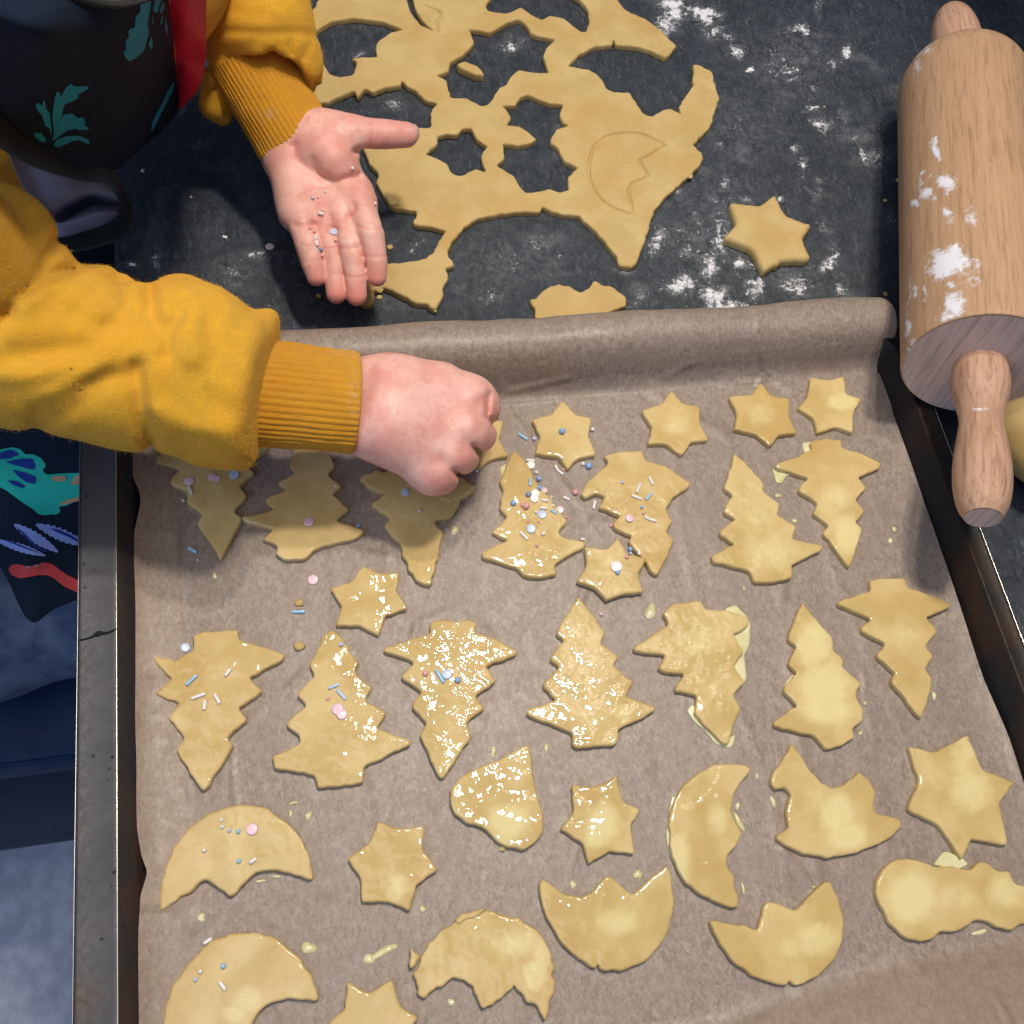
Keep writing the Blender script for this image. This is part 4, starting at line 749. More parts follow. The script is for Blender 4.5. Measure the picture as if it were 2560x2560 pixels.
lo = np.array([min(pa(.02, 0, 0)[0], pa(.02, 100, 700)[0])-.016, pa(.05, 700, 1860)[1]-.006, .008]); hi = np.array([pa(.03, 1450, 300)[0]+.008, pa(.03, 100, 0)[1]+.02, .085])
sdfmesh('hand', palm, lo, hi, .00085, M['skin'], CH, rd, 1, label='open palm holding a few sprinkles')
# pinching fist
def fist(P):
    pal = [[(-60,450,.062,300),(500,480,.062,312)], [(-80,880,.060,268),(500,920,.060,315)], [(500,470,.062,310),(1050,500,.060,305),(1370,620,.056,215)], [(500,700,.064,300),(1290,900,.058,215)], [(500,900,.062,310),(1170,1150,.055,215)], [(400,960,.058,290),(960,1370,.050,222)], [(1400,600,.056,190),(1330,900,.056,200),(1180,1160,.053,195),(1000,1390,.048,200)]]
    d = None
    for c in pal:
        e = chain(P, 'q', c); d = e if d is None else smin(d, e, .010)
    fs = [[(1370,590,.058,185),(1535,690,.051,178),(1560,800,.030,140)], [(1320,900,.058,185),(1490,1005,.049,183),(1470,1040,.028,150)], [(1160,1150,.055,182),(1310,1250,.044,172),(1290,1270,.026,140)], [(960,1380,.050,195),(1080,1465,.040,168),(1060,1470,.024,140)]]
    f = None
    for c in fs:
        e = chain(P, 'q', c); f = e if f is None else smin(f, e, .0008)
    th = chain(P, 'q', [(700,800,.045,200),(1150,900,.032,170),(1420,900,.018,120)])
    d = smin(d, f, .0072); d = smin(d, th, .003)
    pp = PROJ(P)
    for ln, am, sg in [([(1590,560),(1575,700),(1565,800),(1670,890)], .0016, 22), ([(1330,780),(1200,790)], .0004, 70), ([(1440,1160),(1330,1110),(1200,1060)], .0007, 60), ([(1480,1185),(1420,1120)], .0026, 18),
                       ([(1255,1430),(1180,1370),(1050,1290)], .0007, 50), ([(1262,1440),(1205,1390)], .0026, 18), ([(1480,900),(1440,760),(1500,620)], .0010, 45), ([(1300,1180),(1340,1080)], .0007, 40), ([(130,200),(110,700),(90,1150)], .0006, 40), ([(290,260),(230,700),(260,1180)], .0005, 50)]:
        d = d + am*np.exp(-(pldist(pp, T('q', ln))/(sg*.2277*1.6))**2)
    for x, y, r, am in ((1490,520,90,.0007), (1400,890,90,.0006), (1230,1230,90,.0003), (1030,1430,90,.0002), (1140,1380,70,.0006), (800,330,300,.0006)):
        c = T('q', [(x, y)])[0]; d = d - am*np.exp(-((pp-c)**2).sum(-1)/(r*.2277)**2)
    return d
CREASE = [[(330,430),(345,540),(430,615),(520,665),(600,710),(700,735),(880,690)], [(620,790),(760,720),(880,690)], [(340,1115),(420,1128),(500,1105)], [(590,1160),(640,1135),(700,1150)], [(790,1060),(845,1010),(850,940)], [(370,860),(500,790),(620,790)], [(895,1370),(1050,1385),(1120,1370)], [(755,1540),(860,1560),(945,1545)], [(870,1120),(990,1150),(1100,1130)], [(720,1300),(810,1310),(900,1290)], [(985,230),(1000,330),(985,440)], [(570,1300),(640,1310),(710,1290)], [(400,1270),(450,1290),(540,1270)]]
HAND1 = [o for o in COL.objects if o.name == 'hand'][0]
_V = np.array([tuple(v.co) for v in HAND1.data.vertices])+np.array(tuple(HAND1.location))+np.array(tuple(CH.location)); _pp = PROJ(_V); _r = np.zeros(len(_V)); HAND1.data.attributes['red'].data.foreach_get('value', _r2 := np.zeros(len(_V), np.float32))
for ln in CREASE: _r = np.maximum(_r, .9*np.exp(-(pldist(_pp, T('p', ln))/3.2)**2))
HAND1.data.attributes['red'].data.foreach_set('value', np.maximum(_r, _r2).astype(np.float32))
nb = PX(*T('p', [(1362, 318)])[0], .0535); bm = bmesh.new(); bmesh.ops.create_uvsphere(bm, u_segments=20, v_segments=12, radius=1)
mk('nail', [tuple(nb+np.array([v.co.x*.0028, v.co.y*.0042, v.co.z*.0042])) for v in bm.verts], [[v.index for v in f.verts] for f in bm.faces], m_plain('nail_plate', (.62, .38, .34), .3), HAND1, label='thumbnail seen from the side'); bm.free()
rf = red([('q', [(1500,560,120,140,.4),(1420,930,130,110,.4),(1600,1080,120,140,.45),(1330,1290,140,130,.5),(1050,1500,220,120,.55),(350,350,250,140,.25),(100,1100,160,120,.5),(1650,780,90,160,.5)])], [('q', [(1480,500,60,60,.4),(1390,900,60,60,.4),(700,620,300,120,.15)])])
qa = lambda z, *q: PX(*T('q', [q])[0], z)
lo = np.array([qa(.05, -250, 600)[0]-.002, qa(.09, 1000, 1680)[1]-.004, .006]); hi = np.array([qa(.03, 1760, 700)[0]+.006, qa(.03, 600, 100)[1]+.012, .092])
FIST = sdfmesh('hand', fist, lo, hi, .00085, M['skin'], CH, lambda V: (lambda a: {'red': np.maximum(a['red'], np.max([.9*np.exp(-(pldist(PROJ(V), T('q', ln))/4.0)**2) for ln in ([(1575,800),(1600,840),(1670,890)], [(1430,1140),(1490,1190)], [(1225,1400),(1262,1440)], [(1590,560),(1572,700),(1572,800)])], axis=0)), 'pale': a['pale']})(rf(V)), 1, label='hand pinching sprinkles over the cookies, seen from the back')

# sleeves
def fold_add(d, P, lst, t_, sc):
    pp = PROJ(P)
    for ln, am, sg in lst: d = d + am*np.exp(-(pldist(pp, T(t_, ln))/(sg*sc))**2)
    return d
def sleeveA(P):
    d = None
    for c in [[(-700,-100,.20,330),(-350,330,.15,380)], [(-350,330,.15,380),(-60,600,.115,415)], [(-60,600,.115,415),(100,830,.105,425)], [(100,830,.105,425),(400,900,.10,425),(680,975,.092,392)], [(680,975,.092,392),(930,960,.09,415)], [(930,960,.09,415),(1150,1080,.085,390)], [(930,700,.085,185),(960,760,.085,170)], [(1150,850,.085,180),(1350,860,.082,180)],
              [(480,640,.10,170),(560,700,.10,150)], [(1080,1260,.075,200),(1240,1350,.068,120)], [(60,300,.13,215),(100,400,.12,200)], [(-260,200,.135,260),(-40,260,.13,215)]]:
        e = chain(P, 's', c); d = e if d is None else smin(d, e, .007)
    for c in [[(905,676,.088,172),(1010,760,.088,150)], [(1385,785,.084,112),(1350,830,.084,120)], [(545,600,.10,140),(500,680,.10,150)]]: d = smin(d, chain(P, 's', c), .0045)
    d = fold_add(d, P, [([(30,700),(110,600),(210,520),(300,480),(370,475)], .0034, 30), ([(-40,800),(30,700)], .0030, 40), ([(120,640),(250,560),(420,560)], -.0020, 55), ([(755,595),(770,690),(790,760)], .0040, 46), ([(840,900),(850,790),(930,650)], .0034, 34), ([(900,960),(1010,990),(1080,900),(1040,740)], .0014, 50), ([(960,700),(980,860),(970,930)], -.0022, 60),
        ([(690,960),(700,1080),(725,1240),(760,1330)], .0042, 46), ([(740,1000),(770,1150),(830,1290)], -.0016, 46), ([(660,980),(500,1060),(330,1170),(180,1260)], .0022, 55), ([(620,900),(450,1010),(250,1130)], -.0024, 60), ([(780,1180),(950,1260),(1150,1290)], -.0022, 60), ([(1180,1180),(1080,1120),(960,1060)], .0012, 60), ([(60,900),(250,880),(420,860)], .0028, 60), ([(540,760),(600,700),(720,700)], .0018, 50), ([(0,1010),(150,1010),(300,960)], -.0018, 45), ([(380,700),(480,760),(600,760)], .0022, 42), ([(420,1040),(560,960),(640,860)], .0020, 40), ([(180,1180),(360,1080),(560,1000)], .0022, 34),
        ([(1250,700),(1200,800),(1150,1000)], .0010, 60), ([(1240,1300),(1285,1370)], .0025, 26), ([(590,500),(620,560),(640,640)], .0020, 30), ([(285,330),(240,400),(200,480)], .0030, 34)], 's', .4969)
    # cut at the cuff seam
    a = PX(*T('s', [(1432, 700)])[0], .08); b = PX(*T('s', [(1232, 1500)])[0], .08); n = np.cross(b-a, [0, 0, 1.]); n /= np.linalg.norm(n)
    if n[0] < 0: n = -n
    pl = (P-a)@n
    return smin_(d, pl, .006)
def smin_(a, b, k): return -smin(-a, -b, k)
fa = lambda V: {'flour': np.zeros(len(V))}
sa_ = lambda z, *q: PX(*T('s', [q])[0], z)
lo = np.array([sa_(.12, -500, 400)[0], sa_(.14, 400, 1450)[1]-.012, .028]); hi = np.array([sa_(.05, 1450, 700)[0]+.006, sa_(.10, 0, -100)[1], .19])
sdfmesh('sleeve', sleeveA, lo, hi, .0015, M['fleece'], CH, fa, 2, label='puffy yellow fleece sleeve reaching over the tray')
def sleeveB(P):
    d = None
    for c in [[(600,-600,.10,420),(800,150,.085,470)], [(800,150,.085,470),(960,200,.085,490)], [(960,200,.085,490),(1130,480,.075,350)], [(1130,480,.075,360),(1230,640,.068,330)], [(700,300,.075,330),(640,700,.068,240)], [(560,760,.062,200),(480,1050,.052,170),(540,1150,.048,110)], [(1380,600,.055,180),(1430,800,.048,130)]]:
        e = chain(P, 'u', c); d = e if d is None else smin(d, e, .006)
    # opening of the sleeve over the cuff
    hole = chain(P, 'u', [(1000,930,.066,418),(1300,1500,.046,440)]); d = smin_(d, -hole, .003)
    d = fold_add(d, P, [([(400,300),(700,320),(1000,330),(1300,330),(1480,360)], .0012, 40), ([(370,620),(460,760),(540,820)], .0028, 30), ([(530,830),(420,920),(380,960)], .0025, 26), ([(1220,430),(1230,540)], .0018, 22), ([(1000,500),(1060,510)], .0014, 34), ([(1440,430),(1380,560),(1350,600)], .0010, 34), ([(1480,850),(1500,870)], .0025, 40), ([(420,80),(700,110),(1000,180)], .0007, 60), ([(600,700),(800,600),(1000,480)], -.0012, 60)], 'u', .2484)
    return d
ua = lambda z, *q: PX(*T('u', [q])[0], z)
lo = np.array([ua(.05, 150, 700)[0], ua(.09, 500, 1340)[1]-.01, .014]); hi = np.array([ua(.04, 1650, 600)[0]+.004, ua(.06, 700, -350)[1], .135])
sdfmesh('sleeve', sleeveB, lo, hi, .0014, M['fleece'], CH, fa, 2, label='yellow fleece sleeve bunched above the open palm')
M['fuzz'] = m_plain('fleece_fuzz', (.95, .56, .08), .9)
def fuzz(o, n, ln, seed):
    me = o.data; rg_ = np.random.default_rng(seed); N = len(me.vertices); co = np.zeros(N*3); no = np.zeros(N*3); me.vertices.foreach_get('co', co); me.vertex_normals.foreach_get('vector', no); co = co.reshape(-1, 3); no = no.reshape(-1, 3)
    wl = Vector(); q = o
    while q is not None: wl += q.location; q = q.parent
    k = rg_.integers(0, N, n); b = co[k]+np.array(wl)+rg_.normal(size=(n, 3))*.0006; d = no[k]*rg_.uniform(.3, 1, (n, 1))+rg_.normal(size=(n, 3))*.7; d /= np.linalg.norm(d, axis=1)[:, None]; s_ = np.cross(d, rg_.normal(size=(n, 3))); s_ /= np.linalg.norm(s_, axis=1)[:, None]
    L_ = rg_.uniform(.4, 1, (n, 1))*ln; b = b-no[k]*.0004; V = np.stack([b-s_*.00006, b+s_*.00006, b+d*L_], 1).reshape(-1, 3)
    mk('fuzz', V, [(3*i, 3*i+1, 3*i+2) for i in range(n)], M['fuzz'], o, smooth=False, kind='stuff')
for o_ in [o for o in COL.objects if o.name.startswith('sleeve')]: fuzz(o_, 42000 if o_.name == 'sleeve' else 22000, .0011, 3)
def cuff(A, B, ra, rb, flat, fB, name='cuff', ribs=58, skew=0.0, **tags):
    A, B = np.array(A), np.array(B); ax = B-A; L = np.linalg.norm(ax); ax /= L; s = np.cross(ax, [0, 0, 1.]); s /= np.linalg.norm(s); u = np.cross(s, ax)
    nu = ribs*7; prof = [(-.02, 1.0), (.0, 1.0)]+[(t, 1.0) for t in np.linspace(.02, .95, 42)]+[(.975, .998), (.99, .985), (1.0, .955), (.995, .925), (.97, .905), (.8, .9)]
    G = np.zeros((nu, len(prof), 3))
    for i in range(nu):
        th = 2*math.pi*i/nu; rb_ = abs(math.sin(th*ribs/2+.25*math.sin(3*th)))
        for j, (t, q) in enumerate(prof):
            r = (ra+(rb-ra)*max(t, 0))*q; r += ((.00055+.00025*mnoise.noise(Vector((th*9, t*6, 1))))*rb_ if q > .97 else 0)+.0004*mnoise.noise(Vector((math.cos(th)*2, math.sin(th)*2, t*3+A[0]*50)))+.0009*mnoise.noise(Vector((math.cos(th), math.sin(th), t*1.2+A[0]*9)))
            G[i, j] = A+ax*t*L+s*math.cos(th)*(r+skew*0)+u*math.sin(th)*r*flat+ s*0
    return gridmesh(name, G, M['rib'], CH, closed_u=True, attrs={'flour': evalb(fB, PROJ(G.reshape(-1, 3)), 2)}, **tags)
c0 = PX(*T('s', [(1250, 1085)])[0], .072); c1 = PX(*T('s', [(1790, 1140)])[0], .064); sc = TILE['s'][2]
cuff(c0, c1, 278*sc*DEPTH(c0)/F, 270*sc*DEPTH(c1)/F, .78, blobs('s', [(1780,1100,30,120,.5),(1760,880,70,50,.45),(1780,960,30,60,.3),(1300,1000,40,80,.2)]), ribs=48, label='ribbed cuff round the pinching hand')
c0 = PX(*T('u', [(790, 590)])[0], .070); c1 = PX(*T('u', [(1290, 1425)])[0], .046); sc = TILE['u'][2]
cuff(c0, c1, 395*sc*DEPTH(c0)/F, 415*sc*DEPTH(c1)/F, .80, blobs('u', [(1020,1150,90,60,.5),(620,1080,90,40,.3)]), ribs=50, label='ribbed cuff round the open palm')
# jumper body behind the apron
v2 = lambda x, y, z: PX(*T('v', [(x, y)])[0], z)
tA, tB, tC = v2(900, -420, .125), v2(200, -250, .12), v2(-420, 420, .10)
def torso(P): return smin(smin(smin(capsd(P, tA, .050, tB, .055), capsd(P, tB, .055, tC, .055), .02), capsd(P, v2(-460, 700, .12), .03, v2(-300, 960, .10), .024), .01), capsd(P, v2(-380, 1000, .10), .028, v2(-110, 1400, .066), .018), .006)
sdfmesh('jumper', torso, np.minimum(np.minimum(tA, tB), tC)-.09, np.maximum(np.maximum(tA, tB), tC)+.075, .0035, M['fleece'], CH, fa, 2)

# apron bib
rows = [[(-400,-250,.235),(0,-180,.228),(350,-80,.22),(620,0,.212),(820,42,.205),(980,40,.198),(1150,-5,.19),(1310,-70,.178)],
        [(-400,20,.235),(0,150,.228),(350,260,.22),(650,330,.20),(850,350,.188),(1020,330,.176),(1200,280,.158),(1345,230,.135)],
        [(-400,300,.215),(0,520,.20),(330,690,.185),(600,780,.165),(850,830,.145),(1050,760,.13),(1230,620,.11),(1368,520,.092)],
        [(-400,560,.19),(0,845,.17),(250,1065,.152),(480,1195,.132),(640,1290,.112),(900,1300,.078),(1180,1080,.062),(1400,855,.052)],
        [(-390,575,.16),(5,880,.14),(255,1090,.122),(485,1215,.105),(640,1300,.09),(880,1270,.05),(1150,1030,.03),(1370,830,.028)]]
def W(rows, t_): return [np.array([PX(*T(t_, [p[:2]])[0], p[2]) for p in r]) for r in rows]
ap = empty('apron', CH.location, label='dark navy apron with teal leaf and animal prints'); ap.parent = CH; ap.location = (0, 0, 0)
G = bicubic(W(rows, 'v'), 16, 12)
for i in range(G.shape[0]):
    for j in range(G.shape[1]):
        G[i, j, 2] += .0012*mnoise.noise(Vector(G[i, j]*38))
BIB = gridmesh('bib', G, M['navy'], ap, thick=.0009)
hem = G[:, -1][:] if False else None
top = bicubic(W(rows, 'v'), 16, 12)[0]; tube('hem', top+[0, 0, .0006], .0013, M['piping'], ap, 10)
rl = [[(0,935,.140),(210,1130,.122),(430,1250,.106),(610,1320,.092),(780,1345,.075),(905,1450,.05)], [(70,1200,.118),(230,1310,.10),(400,1420,.088),(560,1480,.075),(720,1480,.062),(940,1530,.046)],
      [(190,1480,.085),(310,1590,.066),(440,1690,.042),(585,1620,.036),(740,1555,.034),(955,1600,.034)], [(330,1700,.052),(400,1730,.046),(480,1745,.045),(640,1700,.046),(800,1650,.046),(960,1660,.036)], [(410,1820,.03),(440,1880,.028),(560,1865,.028),(700,1815,.028),(850,1765,.028),(940,1700,.028)]]
gridmesh('lining', bicubic(W(rl, 'v'), 14, 12), M['lining'], ap, thick=.0006, label='grey inside of the apron where it folds over')
hp = catmull(np.array([PX(*T('v', [p[:2]])[0], p[2]) for p in [(-500,560,.185),(-200,810,.165),(20,960,.150),(250,1125,.130),(450,1225,.112),(640,1300,.098),(800,1350,.074),(905,1440,.055),(965,1560,.044),(975,1680,.036),(915,1775,.030),(780,1835,.028),(600,1885,.028),(440,1910,.028)]]), 10)
rr = np.interp(np.linspace(0, 1, len(hp)), [0, .2, .42, .55, .62, .8, 1], [.0085, .0080, .0055, .0030, .0024, .0050, .0042]); tube('hem', hp, rr, M['piping'], ap, 14, label='thick rolled hem of the bib')
# red strap
rs = [[(1318,-120,.190),(1400,-125,.192),(1500,-125,.190),(1612,-120,.182)], [(1325,80,.172),(1410,80,.176),(1500,85,.173),(1608,90,.165)], [(1345,260,.148),(1420,265,.155),(1510,270,.152),(1606,280,.142)], [(1366,420,.120),(1440,430,.118),(1520,430,.115),(1604,440,.11)],
      [(1370,560,.098),(1430,570,.104),(1510,590,.100),(1572,610,.092)], [(1385,700,.078),(1430,705,.082),(1480,715,.08),(1530,720,.072)], [(1398,860,.058),(1415,845,.058),(1440,820,.056),(1470,790,.052)]]
gridmesh('strap', bicubic(W(rs, 'v'), 12, 10), M['red'], ap, thick=.0010, label='red satin strap along the side of the bib')
# lower apron panel hanging beside the worktop
rw = [[(-300,-2100,-.02),(150,-2100,-.02),(500,-2000,-.02),(1130,-1950,-.03)], [(-300,-700,-.03),(150,-650,-.03),(500,-600,-.03),(1120,-560,-.04)], [(-300,0,-.10),(150,60,-.10),(500,90,-.10),(1100,120,-.105)], [(-400,700,-.16),(150,760,-.155),(500,780,-.155),(1100,800,-.16)], [(-180,1150,-.20),(200,1400,-.19),(560,1250,-.19),(1100,1160,-.20)], [(10,1330,-.215),(280,1900,-.205),(560,1780,-.205),(1100,1580,-.21)]]  # upper rows stretched so dark cloth stands in for shade beside the worktop
Gw = bicubic(W(rw, 'w'), 14, 14)
Gw[..., 2] += np.array([[.003*mnoise.noise(Vector(p*22)) for p in r] for r in Gw])
SK = gridmesh('skirt', Gw, M['navy'], ap, thick=.001)
def bvh_of(o):
    dg = o.data; mw = o.matrix_world; return BVHTree.FromPolygons([mw @ v.co for v in dg.vertices], [list(p.vertices) for p in dg.polygons])
bpy.context.view_layer.update(); B1, B2 = bvh_of(BIB), bvh_of(SK)
def drape(name, t_, pts, bvh, mat, parent, off=.0005, curve=True, label=None):
    P = T(t_, pts); s = TILE[t_][2]
    P = resample(P, 3.0); P = smooth_loop(P, .8)
    lo, hi = P.min(0), P.max(0); gx, gy = np.meshgrid(np.arange(lo[0], hi[0], 5), np.arange(lo[1], hi[1], 5)); Gp = np.c_[gx.ravel(), gy.ravel()]
    Gp = Gp[inside(Gp, P)] if len(Gp) else Gp; Gp = Gp[bdist(Gp, [P]) > 2] if len(Gp) else Gp
    A = np.vstack([P, Gp]) if len(Gp) else P
    vo, eo, fo, *_ = delaunay_2d_cdt([Vector(p) for p in A], [(i, (i+1) % len(P)) for i in range(len(P))], [], 0, 1e-6)
    V2 = np.array([tuple(v) for v in vo]); Fc = np.array(fo); Fc = Fc[inside(V2[Fc].mean(1), P)]
    V = []; last = None
    for p in V2:
        d = R @ np.array([(p[0]-1280)/F, -(p[1]-1280)/F, -1]); h = bvh.ray_cast(Vector(CAM), Vector(d/np.linalg.norm(d)))
        if h[0] is None: V.append(None)
        else: q = Vector(h[0])-Vector(d/np.linalg.norm(d))*off*1.6; V.append(tuple(q))
    ok = [f for f in Fc if all(V[k] is not None for k in f)]
    if not ok: return None
    us = sorted({k for f in ok for k in f}); mp = {k: i for i, k in enumerate(us)}
    return mk(name, [V[k] for k in us], [[mp[k] for k in f] for f in ok], mat, parent, label=label)
for pts in ([(405,1100),(440,960),(500,890),(570,885),(600,920),(650,915),(668,960),(655,975),(698,1000),(690,1010),(610,1015),(590,1000),(520,1020),(430,1085)],
            [(400,1060),(385,1000),(350,975),(330,900),(285,855),(278,810),(300,800),(330,830),(333,775),(350,790),(360,850),(385,880),(402,990)],
            [(420,1040),(408,900),(420,800),(440,715),(465,720),(470,760),(510,690),(550,650),(575,672),(680,672),(695,690),(600,740),(618,760),(560,790),(500,815),(480,900),(440,980)],
            [(415,1130),(440,1090),(520,1060),(620,1058),(690,1090),(702,1118),(680,1122),(620,1090),(570,1095),(520,1120),(450,1150)], [(265,1060),(275,1025),(300,1045),(318,1028),(335,1065),(360,1075),(355,1110),(310,1100)]):
    drape('leaf_print', 'v', pts, B1, M['teal'], BIB)
for pts in ([(1100,-20),(1180,-20),(1170,60),(1150,180),(1160,260),(1120,400),(1060,450),(1010,480),(985,460),(958,400),(985,390),(975,320),(1005,290),(1000,235),(1050,215),(1060,120),(1090,100)], [(1210,0),(1262,-5),(1235,60),(1225,105),(1192,90)], [(1270,10),(1290,30),(1262,110),(1240,90)],
            [(1290,130),(1306,220),(1302,280),(1285,220)], [(1180,280),(1192,330),(1180,395),(1158,345)], [(1190,110),(1195,190),(1184,200)], [(1262,130),(1275,110),(1262,190),(1245,195)]):
    drape('leaf_print', 'v', pts, B1, M['teal'], BIB)
for k in range(11):
    x = 1190+k*15; y = 980-k*30; rr_ = np.random.default_rng(k); a = rr_.uniform(-.3, .1)
    drape('leaf_print', 'v', [(x-14, y+40), (x+4+14*a, y-50), (x+14, y-38), (x+2, y+44)], B1, M['teal'], BIB)
drape('animal_print', 'w', [(-60,260),(60,235),(120,225),(200,245),(240,292),(320,292),(400,330),(445,400),(410,450),(450,490),(560,480),(660,475),(860,470),(860,700),(720,750),(640,790),(570,800),(585,850),(530,880),(500,870),(430,882),(370,870),(330,830),(200,745),(60,640),(-60,580)], B2, M['mint'], SK)
for pts in ([(-60,330),(20,270),(100,245),(170,280),(180,300),(100,330),(10,340)], [(50,365),(200,335),(310,335),(340,400),(335,440),(260,430),(120,390)], [(115,440),(250,470),(345,510),(350,550),(330,582),(250,560),(180,510)], [(65,540),(160,550),(248,600),(215,620),(130,590)]):
    drape('fin_print', 'w', pts, B2, M['royal'], SK, off=.0009)
for pts in ([(495,510),(560,498),(635,505),(640,545),(560,558),(505,545)], [(680,560),(740,490),(860,480),(860,570),(700,590)], [(570,790),(600,750),(860,670),(860,720),(650,770)]):
    drape('spot_print', 'w', pts, B2, M['sand'], SK, off=.0009)
def frond(a, b, w_, n, seed):
    a, b = np.array(a, float), np.array(b, float); d = (b-a); L = np.linalg.norm(d); d /= L; nn = np.array([-d[1], d[0]]); up = []; dn = []
    for k in range(n+1):
        t = k/n; ww = w_*math.sin(math.pi*min(max(t, .04), .97))**.6
        up += [a+d*L*t+nn*ww, a+d*L*(t+.25/n)+nn*ww*.62]; dn += [a+d*L*t-nn*ww, a+d*L*(t+.25/n)-nn*ww*.62]
    return [tuple(p) for p in up+dn[::-1]]
for a, b, w_ in (((140,970),(550,1230),62), ((-40,1120),(430,1270),48), ((350,970),(830,1170),70)):
    drape('leaf_print', 'w', frond(a, b, w_, 9, 1), B2, M['lilac'], SK)
for pts in ([(150,985),(240,1060),(330,1160),(420,1215),(500,1240),(410,1232),(310,1170),(230,1080)], [(20,1115),(130,1140),(260,1195),(400,1250),(260,1210),(130,1158)], [(480,1005),(560,1020),(680,1070),(790,1140),(770,1150),(660,1090),(540,1040)]):
    drape('vein_print', 'w', pts, B2, M['royal'], SK, off=.0009)
drape('worm_print', 'w', [(80,1400),(110,1360),(180,1355),(260,1375),(340,1365),(420,1335),(490,1345),(560,1395),(650,1460),(760,1510),(860,1545),(860,1680),(730,1620),(620,1570),(520,1490),(460,1460),(380,1460),(280,1475),(190,1492),(110,1460)], B2, M['coral'], SK)
for x, y in ((275,1383), (350,1370)): drape('eye_print', 'w', [(x-25, y-5), (x-8, y-14), (x+20, y-8), (x+24, y+8), (x-10, y+14)], B2, M['lining'], SK, off=.0009)

# jeans and the stool the child kneels on
def jeans(P):
    a = PX(-150, 1350, -.34); b = PX(60, 1560, -.36); c = PX(330, 1520, -.36)
    return smin(capsd(P, a, .07, PX(-40, 1580, -.36), .055), capsd(P, PX(-120, 1560, -.365), .052, c, .05), .02)
q0, q1 = PX(-300, 1800, -.36), PX(420, 1250, -.36)
sdfmesh('jeans', jeans, [q0[0]-.06, q0[1]-.04, -.46], [q1[0]+.03, q1[1]+.1, -.27], .004, M['denim'], CH, None, 2)
st = empty('step_stool', (-.42, .30, -.90), label='dark blue wooden step stool under the child, seen beside the tray', category='stool')
def yz(py, z): return PX(60, py, z)[1]
y1 = yz(1932, -.44); box('seat', (-.62, y1, -.46), (-.16, y1+.34, -.43), M['stool'], st, .008)
y2 = yz(2112, -.66); box('step', (-.62, y2, -.68), (-.16, y1+.30, -.66), M['stoolgrey'], st, .006)
for x in (-.60, -.19):
    box('leg', (x, y1+.29, -.90), (x+.025, y1+.315, -.46), M['stool'], st, .003); box('leg', (x, y2+.02, -.90), (x+.025, y2+.045, -.68), M['stool'], st, .003)

# ------------------------------------------------------------------ sprinkles
bpy.context.view_layer.update(); DG = bpy.context.evaluated_depsgraph_get()
def hit(px, py):
    d = Vector(R @ np.array([(px-1280)/F, -(py-1280)/F, -1])).normalized(); r = scene.ray_cast(DG, Vector(CAM), d)
    return r[1], r[2], r[4]
S = []
def dd(t, kind, col, *lst):
    for q in lst: S.append((t, kind, col, q))
dd('z', 'rod', 'lightblue', (370,330,458,388), (482,765,486,835), (1655,905,1600,970), (685,1065,740,1100)); dd('z', 'rod', 'white', (445,583,528,592), (595,968,660,978), (583,1045,650,1052), (392,1282,462,1352), (802,940,862,968), (1548,812,1510,898), (1632,750,1670,822), (1465,925,1560,962), (1590,1128,1640,1160), (1640,1160,1702,1172), (1532,1452,1534,1500), (968,1345,1010,1355), (728,635,745,680), (745,680,800,722), (1110,975,1095,1058))
dd('z', 'bead', 'blue', (790,310,34), (1047,645,36), (568,770,28), (570,855,26), (318,1003,30), (1450,1447,28), (1328,1670,26)); dd('z', 'bead', 'greyblue', (465,915,30)); dd('z', 'bead', 'paleblue', (522,380,22), (1375,800,18), (1452,1487,20))
dd('z', 'bead', 'lightblue', (1562,1037,20)); dd('z', 'bead', 'white', (1085,292,24), (790,562,20), (993,622,22), (543,705,20), (540,1090,20), (607,1297,22)); dd('z', 'bead', 'cream', (690,943,17), (712,1028,16)); dd('z', 'bead', 'teal', (703,985,15))
dd('z', 'bead', 'pink', (918,900,32), (445,1032,38), (412,1022,22), (832,1137,15), (550,1410,19), (465,1175,16), (567,1178,14), (1262,1217,19), (1418,1520,24), (1575,1095,17), (803,677,15))
dd('z', 'disc', 'white', (490,632,42), (535,905,44), (525,955,44), (1315,1612,58)); dd('z', 'disc', 'paleblue', (600,1110,45), (492,1248,46)); dd('z', 'disc', 'palepink', (618,875,34), (770,1065,40), (1443,1145,43))
dd('d', 'disc', 'palepink', (1017,867,26), (1140,845,22), (1165,852,18), (1680,1397,28), (1658,1087,27)); dd('d', 'disc', 'paleblue', (1257,832,28), (996,1760,26)); dd('d', 'rod', 'white', (1015,895,1030,940)); dd('d', 'bead', 'white', (985,972,10), (1063,1290,8), (1803,893,8)); dd('d', 'rod', 'lightblue', (1012,1225,1058,1250), (1568,1568,1638,1568))
dd('e', 'bead', 'blue', (205,1108,15)); dd('e', 'disc', 'paleblue', (457,927,23)); dd('e', 'bead', 'palepink', (535,1028,12), (1508,1582,11)); dd('e', 'bead', 'white', (843,812,10)); dd('e', 'bead', 'paleblue', (115,1743,14))
dd('g', 'rod', 'lightblue', (1000,115,1057,62)); dd('g', 'rod', 'white', (1240,28,1210,66), (1028,188,1105,160), (1152,162,1180,214), (1102,195,1096,248)); dd('h', 'rod', 'paleblue', (45,132,102,110), (90,138,140,192)); dd('h', 'bead', 'pink', (42,187,11), (565,52,18)); dd('h', 'disc', 'palepink', (95,243,32), (118,272,29))
dd('h', 'rod', 'lightblue', (620,32,665,102)); dd('h', 'disc', 'paleblue', (680,57,27)); dd('h', 'bead', 'blue', (737,88,18))
